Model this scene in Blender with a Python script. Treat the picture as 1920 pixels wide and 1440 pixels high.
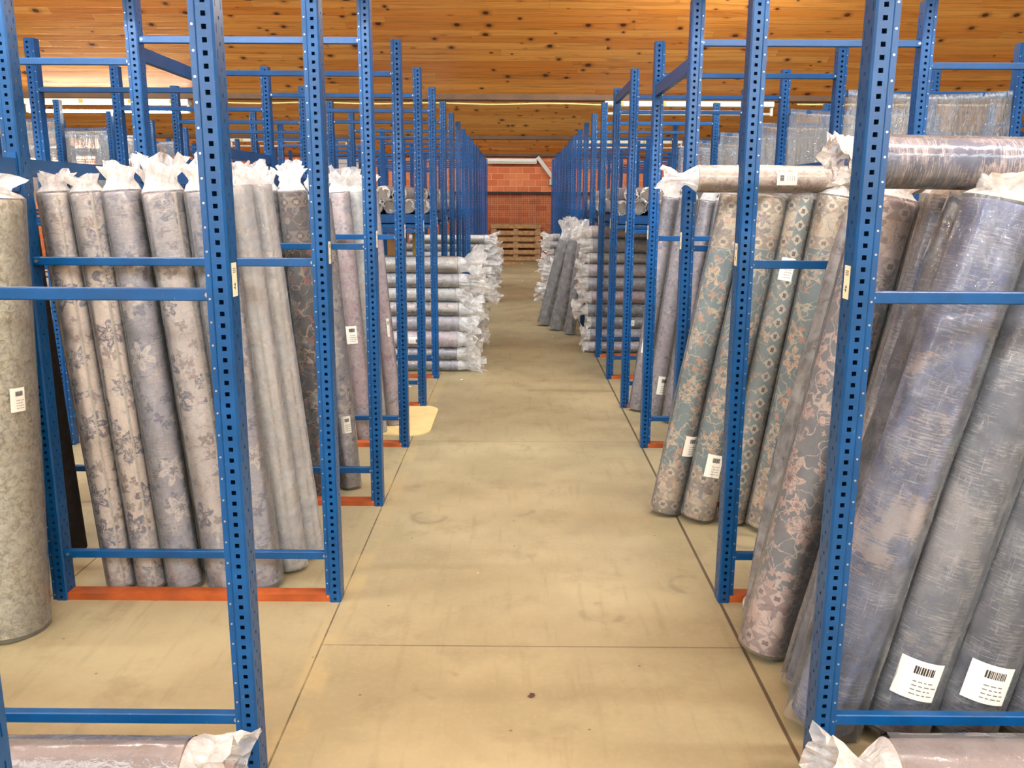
import bpy, math, random
from mathutils import Vector, Matrix
random.seed(7)
PI = math.pi
scene = bpy.context.scene
for o in list(bpy.data.objects):
    bpy.data.objects.remove(o)
COL = scene.collection

# ------------------------------------------------------------------ camera
CAM_H, PITCH, YAW, ROLL, F_PX = 1.5, 0.2093, -0.0043, 0.0052, 1627.9
cp, sp, cy, sy, cr, sr = math.cos(PITCH), math.sin(PITCH), math.cos(YAW), math.sin(YAW), math.cos(ROLL), math.sin(ROLL)
ax_x = Vector((cy, -sy, 0)); ax_y = Vector((sy, cy, 0)); ax_z = Vector((0, 0, 1))
fwd = cp * ax_y - sp * ax_z; up0 = sp * ax_y + cp * ax_z
right = cr * ax_x + sr * up0; up = -sr * ax_x + cr * up0
cam_d = bpy.data.cameras.new('camera')
cam_d.sensor_width = 36.0; cam_d.lens = F_PX / 1920.0 * 36.0
cam_d.clip_start = 0.05; cam_d.clip_end = 200
cam = bpy.data.objects.new('camera', cam_d); COL.objects.link(cam)
m = Matrix.Identity(4)
for i in range(3):
    m[i][0] = right[i]; m[i][1] = up[i]; m[i][2] = -fwd[i]
m[0][3], m[1][3], m[2][3] = 0.0, 0.0, CAM_H
cam.matrix_world = m
scene.camera = cam

# ------------------------------------------------------------------ world, view, light
vs = scene.view_settings
scene.display_settings.display_device = 'sRGB'
vs.view_transform = 'Standard'; vs.look = 'None'; vs.gamma = 1.0; vs.use_curve_mapping = False
vs.exposure = 0.17
world = bpy.data.worlds.new('World'); scene.world = world
world.use_nodes = True
wn = world.node_tree; wn.nodes.clear()
sky = wn.nodes.new('ShaderNodeTexSky'); sky.sky_type = 'HOSEK_WILKIE' if False else 'NISHITA'
sky.sun_disc = False; sky.sun_elevation = math.radians(30)
bgn = wn.nodes.new('ShaderNodeBackground'); bgn.inputs[1].default_value = 0.15
out = wn.nodes.new('ShaderNodeOutputWorld')
wn.links.new(sky.outputs[0], bgn.inputs[0]); wn.links.new(bgn.outputs[0], out.inputs[0])
scene.cycles.transparent_max_bounces = 16
scene.cycles.max_bounces = 7
scene.cycles.diffuse_bounces = 4
scene.cycles.glossy_bounces = 3
scene.cycles.transmission_bounces = 3
scene.cycles.sample_clamp_indirect = 6.0
scene.cycles.caustics_reflective = False
scene.cycles.caustics_refractive = False

TUBE_LIT = 330.0       # radiance of a burning fluorescent tube
EDGE_Y = [-2.55, 3.55, 9.72, 15.9, 22.0]   # low edges of the saw-tooth roof
EDGE_Z = 2.54
RIDGE_Z = 5.7

def area(name, loc, sx, sy_, power, color, target):
    d = bpy.data.lights.new(name, 'AREA'); d.shape = 'RECTANGLE'; d.size = sx; d.size_y = sy_
    d.energy = power; d.color = color
    o = bpy.data.objects.new(name, d); COL.objects.link(o)
    o.location = loc
    o.rotation_euler = (Vector(target) - Vector(loc)).to_track_quat('-Z', 'Y').to_euler()
    return o
# daylight that comes through the glazed upright faces of the saw-tooth roof
NORTH = [(EDGE_Y[0], 1300), (EDGE_Y[1], 850), (EDGE_Y[2], 800), (EDGE_Y[3], 650)]
for yk, pw in NORTH:
    area('north_light_daylight', (-1.0, yk + 0.12, 4.1), 16.0, 2.4, pw, (0.86, 0.94, 1.0), (-1.0, yk + (5.2 if yk < 0 else 2.6), 1.4))

# ------------------------------------------------------------------ small helpers
def lin(c):
    return tuple(((v / 255.0) / 12.92 if v / 255.0 <= 0.04045 else ((v / 255.0 + 0.055) / 1.055) ** 2.4) for v in c) + (1.0,)

class MB:
    def __init__(s):
        s.v = []; s.f = []; s.m = []; s.uv = {}
    def quad(s, a, b, c, d, mi=0, uv=None):
        n = len(s.v); s.v += [tuple(a), tuple(b), tuple(c), tuple(d)]
        s.f.append((n, n + 1, n + 2, n + 3)); s.m.append(mi)
        if uv: s.uv[len(s.f) - 1] = uv
    def box(s, x0, x1, y0, y1, z0, z1, mi=0):
        n = len(s.v)
        s.v += [(x0, y0, z0), (x1, y0, z0), (x1, y1, z0), (x0, y1, z0), (x0, y0, z1), (x1, y0, z1), (x1, y1, z1), (x0, y1, z1)]
        for q in ((0, 3, 2, 1), (4, 5, 6, 7), (0, 1, 5, 4), (1, 2, 6, 5), (2, 3, 7, 6), (3, 0, 4, 7)):
            s.f.append(tuple(n + i for i in q)); s.m.append(mi)
    def bbox(s, x0, x1, y0, y1, z0, z1, b, mi=0):
        """box whose four edges along x are chamfered by b"""
        prof = [(y0 + b, z0), (y1 - b, z0), (y1, z0 + b), (y1, z1 - b), (y1 - b, z1), (y0 + b, z1), (y0, z1 - b), (y0, z0 + b)]
        n = len(s.v); k = len(prof)
        s.v += [(x0, p[0], p[1]) for p in prof] + [(x1, p[0], p[1]) for p in prof]
        for i in range(k):
            j = (i + 1) % k
            s.f.append((n + i, n + j, n + k + j, n + k + i)); s.m.append(mi)
        s.f.append(tuple(n + i for i in reversed(range(k)))); s.m.append(mi)
        s.f.append(tuple(n + k + i for i in range(k))); s.m.append(mi)
    def tube(s, pts, r, seg=10, mi=0, caps=True):
        pts = [Vector(p) for p in pts]; n0 = len(s.v)
        for i, p in enumerate(pts):
            t = (pts[min(i + 1, len(pts) - 1)] - pts[max(i - 1, 0)]).normalized()
            a = t.orthogonal().normalized() if abs(t.z) > 0.9 else t.cross(Vector((0, 0, 1))).normalized()
            b = t.cross(a).normalized()
            rr = r[i] if isinstance(r, (list, tuple)) else r
            for k in range(seg):
                an = 2 * PI * k / seg
                s.v.append(tuple(p + a * (rr * math.cos(an)) + b * (rr * math.sin(an))))
        for i in range(len(pts) - 1):
            for k in range(seg):
                j = (k + 1) % seg
                s.f.append((n0 + i * seg + k, n0 + i * seg + j, n0 + (i + 1) * seg + j, n0 + (i + 1) * seg + k)); s.m.append(mi)
        if caps:
            s.f.append(tuple(n0 + k for k in reversed(range(seg)))); s.m.append(mi)
            e = n0 + (len(pts) - 1) * seg
            s.f.append(tuple(e + k for k in range(seg))); s.m.append(mi)
    def mesh(s, name, mats, smooth=False):
        me = bpy.data.meshes.new(name)
        me.from_pydata(s.v, [], s.f)
        for mt in mats: me.materials.append(mt)
        me.polygons.foreach_set('material_index', s.m)
        if smooth: me.polygons.foreach_set('use_smooth', [True] * len(s.f))
        if s.uv:
            ul = me.uv_layers.new(name='uv')
            for p in me.polygons:
                u = s.uv.get(p.index)
                if u:
                    for li, w in zip(p.loop_indices, u): ul.data[li].uv = w
        me.update()
        return me
    def build(s, name, mats, parent=None, smooth=False):
        return link(name, s.mesh(name, mats if isinstance(mats, (list, tuple)) else [mats], smooth), parent)

def link(name, me, parent=None, loc=(0, 0, 0)):
    o = bpy.data.objects.new(name, me); COL.objects.link(o)
    o.location = loc
    if parent: o.parent = parent
    return o
def thing(name, label, cat, loc=(0, 0, 0), group=None):
    o = bpy.data.objects.new(name, None); COL.objects.link(o)
    o.location = loc; o.empty_display_size = 0.05
    return tag(o, label, cat, group)
def tag(o, label, cat, group=None):
    o['label'] = label; o['category'] = cat
    if group: o['group'] = group
    return o
def struct(o):
    o['kind'] = 'structure'; return o
ORD = ['first', 'second', 'third', 'fourth', 'fifth', 'sixth', 'seventh', 'eighth', 'ninth', 'tenth', 'eleventh', 'twelfth',
       'thirteenth', 'fourteenth', 'fifteenth', 'sixteenth', 'seventeenth', 'eighteenth', 'nineteenth', 'twentieth']

# ------------------------------------------------------------------ materials
class NT:
    """small wrapper to write node trees tersely"""
    def __init__(s, tree): s.t = tree
    def n(s, typ, **kw):
        nd = s.t.nodes.new(typ)
        for k, v in kw.items(): setattr(nd, k, v)
        return nd
    def L(s, a, b): s.t.links.new(a, b)
    def setin(s, sock, v):
        if v is None: return
        if isinstance(v, bpy.types.NodeSocket): s.L(v, sock)
        else: sock.default_value = v
    def math(s, op, a, b=None, c=None, clamp=False):
        nd = s.n('ShaderNodeMath', operation=op, use_clamp=clamp)
        s.setin(nd.inputs[0], a); s.setin(nd.inputs[1], b); s.setin(nd.inputs[2], c)
        return nd.outputs[0]
    def vmath(s, op, a, b=None, sc=None):
        nd = s.n('ShaderNodeVectorMath', operation=op)
        s.setin(nd.inputs[0], a); s.setin(nd.inputs[1], b)
        if sc is not None: s.setin(nd.inputs['Scale'], sc)
        return nd.outputs['Value'] if op in ('LENGTH', 'DISTANCE', 'DOT_PRODUCT') else nd.outputs[0]
    def mix(s, fac, a, b, blend='MIX'):
        nd = s.n('ShaderNodeMix', data_type='RGBA', blend_type=blend)
        s.setin(nd.inputs['Factor'], fac); s.setin(nd.inputs[6], a); s.setin(nd.inputs[7], b)
        return nd.outputs[2]
    def noise(s, vec, scale, detail=3, rough=0.55, dim='3D', dist=0.0):
        nd = s.n('ShaderNodeTexNoise', noise_dimensions=dim)
        s.setin(nd.inputs['Vector'], vec); nd.inputs['Scale'].default_value = scale
        nd.inputs['Detail'].default_value = detail; nd.inputs['Roughness'].default_value = rough
        nd.inputs['Distortion'].default_value = dist
        return nd.outputs[0]
    def step(s, v, lo, hi):
        nd = s.n('ShaderNodeMapRange', interpolation_type='SMOOTHSTEP', clamp=True)
        s.setin(nd.inputs[0], v); s.setin(nd.inputs[1], lo); s.setin(nd.inputs[2], hi)
        return nd.outputs[0]
    def comb(s, x, y, z=0.0):
        nd = s.n('ShaderNodeCombineXYZ')
        s.setin(nd.inputs[0], x); s.setin(nd.inputs[1], y); s.setin(nd.inputs[2], z)
        return nd.outputs[0]
    def sep(s, v):
        nd = s.n('ShaderNodeSeparateXYZ'); s.L(v, nd.inputs[0]); return nd.outputs
    def bump(s, h, strength=0.3, dist=0.01):
        nd = s.n('ShaderNodeBump'); nd.inputs['Strength'].default_value = strength
        nd.inputs['Distance'].default_value = dist; s.L(h, nd.inputs['Height'])
        return nd.outputs[0]

def new_mat(name):
    mt = bpy.data.materials.new(name); mt.use_nodes = True
    nt = mt.node_tree; nt.nodes.clear()
    N = NT(nt)
    o = N.n('ShaderNodeOutputMaterial')
    b = N.n('ShaderNodeBsdfPrincipled')
    N.L(b.outputs[0], o.inputs[0])
    return mt, N, b, o

def plain(name, rgb, rough=0.5, metal=0.0, var=0.0, scale=8.0, bump=0.0):
    mt, N, b, o = new_mat(name)
    c = lin(rgb)
    if var or bump:
        tc = N.n('ShaderNodeTexCoord')
        nz = N.noise(tc.outputs['Object'], scale, 4, 0.6)
    if var:
        dk = tuple(v * (1 - var) for v in c[:3]) + (1,); lt = tuple(min(1, v * (1 + var)) for v in c[:3]) + (1,)
        N.L(N.mix(N.step(nz, 0.3, 0.7), dk, lt), b.inputs['Base Color'])
    else:
        b.inputs['Base Color'].default_value = c
    if bump:
        N.L(N.bump(nz, bump, 0.004), b.inputs['Normal'])
    b.inputs['Roughness'].default_value = rough; b.inputs['Metallic'].default_value = metal
    return mt

def blue_paint():
    mt, N, b, o = new_mat('blue_paint')
    tc = N.n('ShaderNodeTexCoord'); oi = N.n('ShaderNodeObjectInfo')
    nz = N.noise(tc.outputs['Object'], 6, 5, 0.65)
    sc = N.noise(tc.outputs['Object'], 60, 3, 0.7)
    c = N.mix(N.step(nz, 0.3, 0.75), lin((0, 62, 112)), lin((3, 76, 136)))
    c = N.mix(N.math('MULTIPLY', oi.outputs['Random'], 0.35), c, lin((2, 46, 80)))
    c = N.mix(N.math('MULTIPLY', N.step(sc, 0.66, 0.74), 0.25), c, lin((120, 150, 180)))
    N.L(c, b.inputs['Base Color'])
    b.inputs['Roughness'].default_value = 0.34
    b.inputs['Specular IOR Level'].default_value = 0.4
    N.L(N.bump(N.noise(tc.outputs['Object'], 220, 2), 0.08, 0.002), b.inputs['Normal'])
    return mt
M_BLUE = blue_paint()
M_BEAM = M_BLUE
M_ZINC = plain('zinc_bolt', (200, 200, 195), 0.3, 0.9)
M_WHITE = plain('white_enamel', (226, 222, 208), 0.4)
M_CREAM = plain('cream_tag_paper', (232, 222, 190), 0.7)
M_INK = plain('printed_ink', (45, 44, 46), 0.7)
M_PAPER = plain('label_paper', (232, 228, 216), 0.65)
M_INKPALE = plain('printed_ink_pale', (120, 118, 116), 0.7)
M_YELLOW = plain('yellow_clip', (214, 170, 60), 0.5)
M_BATTEN = plain('red_brown_batten', (158, 74, 24), 0.6, 0, 0.25, 9, 0.2)
M_DARK = plain('dark_wire', (34, 28, 28), 0.6)
M_CONDUIT = plain('cream_conduit', (214, 196, 130), 0.5)
M_BEAMWOOD = plain('dark_gutter_beam', (92, 62, 34), 0.6, 0, 0.2, 5)
M_BOARD = plain('plywood_board', (222, 200, 140), 0.6, 0, 0.08, 6)
M_CARD = plain('cardboard', (176, 130, 80), 0.75, 0, 0.1, 6)
M_YCARD = plain('yellow_board', (214, 184, 96), 0.7, 0, 0.08, 6)
M_PALLET = plain('pallet_wood', (168, 128, 84), 0.8, 0, 0.3, 14, 0.4)
M_GREYPANEL = plain('grey_panel_paint', (200, 192, 190), 0.6, 0, 0.05, 2)
M_BEIGE = plain('beige_wall_paint', (196, 182, 146), 0.8, 0, 0.06, 1.5)
M_STEEL = plain('pale_steel', (196, 192, 184), 0.45, 0.2)
M_SCRAP = plain('dark_scrap', (70, 42, 38), 0.8)
M_FLAKE = plain('white_flake', (226, 222, 210), 0.6)
M_CAP = plain('dark_slot', (14, 22, 34), 0.8)

def tube_mat(name, strength, col):
    mt, N, b, o = new_mat(name)
    e = N.n('ShaderNodeEmission'); e.inputs[0].default_value = col; e.inputs[1].default_value = strength
    N.L(e.outputs[0], o.inputs[0])
    return mt
M_TUBE = tube_mat('tube_lit', TUBE_LIT, (1.0, 0.96, 0.88, 1))
M_TUBE_WEAK = tube_mat('tube_lit_dimmed', 75.0, (1.0, 0.95, 0.84, 1))  # strength cut so the ceiling slope beside it does not burn out
M_TUBE_OFF = plain('tube_off', (226, 226, 218), 0.3)
M_TUBE_OFF2 = M_TUBE_OFF

def glass_glow():
    mt, N, b, o = new_mat('north_light_glazing')
    b.inputs['Base Color'].default_value = lin((220, 226, 228)); b.inputs['Roughness'].default_value = 0.25
    b.inputs['Emission Color'].default_value = (0.9, 0.96, 1, 1); b.inputs['Emission Strength'].default_value = 0.6
    return mt
M_GLAZE = glass_glow()

def floor_mat():
    mt, N, b, o = new_mat('tan_floor_panels')
    tc = N.n('ShaderNodeTexCoord'); P = tc.outputs['Object']
    x, y, z = N.sep(P)
    big = N.noise(P, 0.9, 4, 0.6); mid = N.noise(P, 3.5, 5, 0.65); fine = N.noise(P, 42, 4, 0.7)
    streak = N.noise(N.vmath('MULTIPLY', P, (22, 2.2, 1)), 1.0, 3, 0.6)
    c = N.mix(N.step(big, 0.35, 0.68), lin((138, 128, 98)), lin((160, 149, 116)))
    c = N.mix(N.math('MULTIPLY', N.step(mid, 0.5, 0.72), 0.5), c, lin((120, 109, 82)))
    c = N.mix(N.math('MULTIPLY', N.step(streak, 0.52, 0.75), 0.28), c, lin((108, 98, 74)))
    c = N.mix(N.math('MULTIPLY', N.step(fine, 0.42, 0.8), 0.22), c, lin((176, 162, 122)))
    # dark smudges
    sm = N.noise(P, 2.3, 6, 0.7, dist=0.6)
    c = N.mix(N.math('MULTIPLY', N.step(sm, 0.62, 0.74), 0.55), c, lin((84, 78, 62)))
    # scuff rings
    vo = N.n('ShaderNodeTexVoronoi', voronoi_dimensions='2D', feature='F1'); N.L(P, vo.inputs['Vector']); vo.inputs['Scale'].default_value = 1.3
    ring = N.math('SUBTRACT', 1.0, N.step(N.math('ABSOLUTE', N.math('SUBTRACT', vo.outputs['Distance'], 0.10)), 0.006, 0.03))
    c = N.mix(N.math('MULTIPLY', N.math('MULTIPLY', ring, N.step(mid, 0.45, 0.6)), 0.35), c, lin((86, 80, 64)))
    # specks
    v2 = N.n('ShaderNodeTexVoronoi', voronoi_dimensions='2D'); N.L(P, v2.inputs['Vector']); v2.inputs['Scale'].default_value = 4.5
    c = N.mix(N.math('MULTIPLY', N.math('MULTIPLY', N.math('SUBTRACT', 1.0, N.step(v2.outputs['Distance'], 0.012, 0.03)), N.step(N.sep(v2.outputs['Color'])[0], 0.84, 0.86)), 0.7), c, lin((70, 56, 42)))
    # panel joints
    def seam(coord, pos, w):
        return N.math('SUBTRACT', 1.0, N.step(N.math('ABSOLUTE', N.math('SUBTRACT', coord, pos)), w * 0.5, w))
    s1 = N.math('MAXIMUM', seam(x, -0.662, 0.004), seam(x, 0.785, 0.008))
    for pos in (-1.78, 1.9, -2.9, 3.0):
        s1 = N.math('MAXIMUM', s1, seam(x, pos, 0.004))
    yy = N.math('SUBTRACT', N.math('MODULO', N.math('ADD', y, 41.28 - 2.729 + 1.29), 2.58), 1.29)
    s2 = N.math('MULTIPLY', seam(yy, 0.0, 0.005), N.math('MULTIPLY', N.math('MULTIPLY', N.step(fine, 0.2, 0.5), 0.6), N.step(N.math('ABSOLUTE', N.math('SUBTRACT', x, 0.06)), 0.722, 0.718)))
    s = N.math('MAXIMUM', s1, s2)
    c = N.mix(N.math('MULTIPLY', s, 0.85), c, lin((58, 44, 28)))
    # wear at the joints shows paler
    halo = N.math('MULTIPLY', seam(x, -0.64, 0.06), N.step(mid, 0.4, 0.6))
    c = N.mix(N.math('MULTIPLY', halo, 0.35), c, lin((182, 162, 112)))
    N.L(c, b.inputs['Base Color'])
    N.L(N.math('ADD', 0.42, N.math('MULTIPLY', mid, 0.3)), b.inputs['Roughness'])
    h = N.math('SUBTRACT', N.math('MULTIPLY', fine, 0.3), N.math('MULTIPLY', s, 1.0))
    N.L(N.bump(h, 0.25, 0.003), b.inputs['Normal'])
    return mt
M_FLOOR = floor_mat()

def ceiling_mat():
    mt, N, b, o = new_mat('varnished_pine_boards')
    tc = N.n('ShaderNodeTexCoord'); P = tc.outputs['UV']
    x, y, z = N.sep(P)
    W = 0.096
    row = N.math('FLOOR', N.math('DIVIDE', y, W))
    fy = N.math('SUBTRACT', N.math('DIVIDE', y, W), row)
    wn1 = N.n('ShaderNodeTexWhiteNoise', noise_dimensions='1D'); N.L(row, wn1.inputs['W'])
    off = N.math('MULTIPLY', wn1.outputs['Value'], 7.3)
    seg = N.math('FLOOR', N.math('DIVIDE', N.math('ADD', x, off), 2.7))
    wn2 = N.n('ShaderNodeTexWhiteNoise', noise_dimensions='2D'); N.L(N.comb(seg, row), wn2.inputs['Vector'])
    rnd = wn2.outputs['Value']
    c = N.mix(rnd, lin((220, 136, 52)), lin((242, 172, 86)))
    sh = N.comb(N.math('ADD', x, N.math('MULTIPLY', rnd, 37.0)), y, N.math('MULTIPLY', rnd, 11.0))
    grain = N.noise(N.vmath('MULTIPLY', sh, (1.6, 46.0, 1.0)), 1.0, 5, 0.65, dist=0.4)
    c = N.mix(N.math('MULTIPLY', N.step(grain, 0.45, 0.72), 0.5), c, lin((142, 74, 20)))
    figure = N.noise(N.vmath('MULTIPLY', sh, (0.8, 11.0, 1.0)), 1.0, 3, 0.6, dist=1.5)
    c = N.mix(N.math('MULTIPLY', N.step(figure, 0.56, 0.66), 0.35), c, lin((150, 80, 26)))
    # knots
    ks = N.vmath('MULTIPLY', sh, (3.1, 6.4, 1.0))
    vo = N.n('ShaderNodeTexVoronoi', voronoi_dimensions='2D', feature='F1'); N.L(ks, vo.inputs['Vector'])
    vo.inputs['Scale'].default_value = 1.0; vo.inputs['Randomness'].default_value = 0.95
    dv = N.vmath('SUBTRACT', ks, vo.outputs['Position'])
    dx, dy, dz = N.sep(dv)
    dd = N.vmath('LENGTH', N.comb(N.math('MULTIPLY', dx, 1.0), N.math('MULTIPLY', dy, 0.55)))
    kr, kg, kb = N.sep(vo.outputs['Color'])
    has = N.step(kr, 0.48, 0.50)
    size = N.math('ADD', 0.035, N.math('MULTIPLY', kg, 0.075))
    rel = N.math('DIVIDE', dd, size)
    halo = N.math('MULTIPLY', has, N.math('SUBTRACT', 1.0, N.step(rel, 0.8, 2.4)))
    core = N.math('MULTIPLY', has, N.math('SUBTRACT', 1.0, N.step(rel, 0.6, 1.05)))
    c = N.mix(N.math('MULTIPLY', halo, 0.55), c, lin((150, 78, 26)))
    c = N.mix(N.math('MULTIPLY', core, 0.92), c, lin((58, 26, 12)))
    joint = N.math('SUBTRACT', 1.0, N.step(N.math('MINIMUM', fy, N.math('SUBTRACT', 1.0, fy)), 0.0, 0.045))
    fx = N.math('FRACT', N.math('DIVIDE', N.math('ADD', x, off), 2.7))
    jend = N.math('SUBTRACT', 1.0, N.step(fx, 0.0, 0.0018))
    j = N.math('MAXIMUM', joint, jend)
    c = N.mix(N.math('MULTIPLY', j, 0.4), c, lin((96, 48, 14)))
    N.L(c, b.inputs['Base Color'])
    b.inputs['Roughness'].default_value = 0.33
    b.inputs['Specular IOR Level'].default_value = 0.4
    N.L(N.bump(N.math('SUBTRACT', N.math('MULTIPLY', grain, 0.15), j), 0.35, 0.004), b.inputs['Normal'])
    return mt
M_CEIL = ceiling_mat()

def brick_mat():
    mt, N, b, o = new_mat('red_hollow_brick')
    tc = N.n('ShaderNodeTexCoord'); P = tc.outputs['Object']
    x, y, z = N.sep(P)
    br = N.n('ShaderNodeTexBrick'); br.offset = 0.5
    N.L(N.comb(N.math('ADD', x, y), z), br.inputs['Vector'])
    br.inputs['Scale'].default_value = 1.0
    br.inputs['Brick Width'].default_value = 0.31; br.inputs['Row Height'].default_value = 0.152
    br.inputs['Mortar Size'].default_value = 0.006; br.inputs['Mortar Smooth'].default_value = 0.2
    br.inputs['Color1'].default_value = lin((204, 106, 62)); br.inputs['Color2'].default_value = lin((226, 132, 82))
    br.inputs['Mortar'].default_value = lin((222, 170, 132))
    nz = N.noise(P, 5, 5, 0.7)
    c = N.mix(N.math('MULTIPLY', N.step(nz, 0.45, 0.75), 0.4), br.outputs['Color'], lin((176, 82, 50)))
    N.L(c, b.inputs['Base Color']); b.inputs['Roughness'].default_value = 0.85
    N.L(N.bump(N.math('SUBTRACT', N.math('MULTIPLY', nz, 0.3), br.outputs['Fac']), 0.4, 0.01), b.inputs['Normal'])
    return mt
M_BRICK = brick_mat()

def film_mat(name, clear, white, rough, scale, bump=0.25, wcol=(230, 236, 242), stretch=(1, 1, 1)):
    """clear polythene: lets most light through, scatters a little, and shines"""
    mt, N, b, o = new_mat(name)
    N.t.nodes.remove(b)
    tc = N.n('ShaderNodeTexCoord')
    nz = N.noise(N.vmath('MULTIPLY', tc.outputs['Object'], stretch), scale, 4, 0.6, dist=0.5)
    nrm = N.bump(nz, bump, 0.02)
    tr = N.n('ShaderNodeBsdfTransparent'); tr.inputs[0].default_value = (0.97, 0.97, 0.97, 1)
    df = N.n('ShaderNodeBsdfDiffuse'); df.inputs[0].default_value = lin(wcol)
    tl = N.n('ShaderNodeBsdfTranslucent'); tl.inputs[0].default_value = lin(wcol)
    m1 = N.n('ShaderNodeMixShader'); m1.inputs[0].default_value = 0.5
    N.L(df.outputs[0], m1.inputs[1]); N.L(tl.outputs[0], m1.inputs[2])
    m2 = N.n('ShaderNodeMixShader')
    lw0 = N.n('ShaderNodeLayerWeight'); lw0.inputs[0].default_value = 0.35
    edge = N.math('MULTIPLY', N.math('POWER', lw0.outputs['Facing'], 2.5), 0.62)
    milky = N.math('ADD', N.math('MULTIPLY', N.step(nz, 0.35, 0.75), white * 0.7), white * 0.5)
    N.L(N.math('ADD', milky, edge, clamp=True), m2.inputs[0])
    N.L(tr.outputs[0], m2.inputs[1]); N.L(m1.outputs[0], m2.inputs[2])
    gl = N.n('ShaderNodeBsdfGlossy'); gl.inputs['Roughness'].default_value = rough
    N.L(nrm, gl.inputs['Normal'])
    fr = N.n('ShaderNodeFresnel'); fr.inputs[0].default_value = 1.5; N.L(nrm, fr.inputs['Normal'])
    m3 = N.n('ShaderNodeMixShader')
    N.L(N.math('MULTIPLY', fr.outputs[0], clear, clamp=True), m3.inputs[0])
    N.L(m2.outputs[0], m3.inputs[1]); N.L(gl.outputs[0], m3.inputs[2])
    N.L(m3.outputs[0], o.inputs[0])
    return mt
M_FILM = film_mat('plastic_sleeve_film', 1.0, 0.20, 0.16, 16)
M_FILM_MILKY = film_mat('plastic_sleeve_milky', 0.9, 0.46, 0.2, 14)
M_CRUMPLE = film_mat('plastic_crumpled', 0.6, 0.88, 0.25, 14, 0.35, (254, 254, 253))
M_SHEET = film_mat('clear_hanging_sheet', 1.6, 0.22, 0.06, 20, 1.0, stretch=(2.2, 2.2, 0.22))

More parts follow.
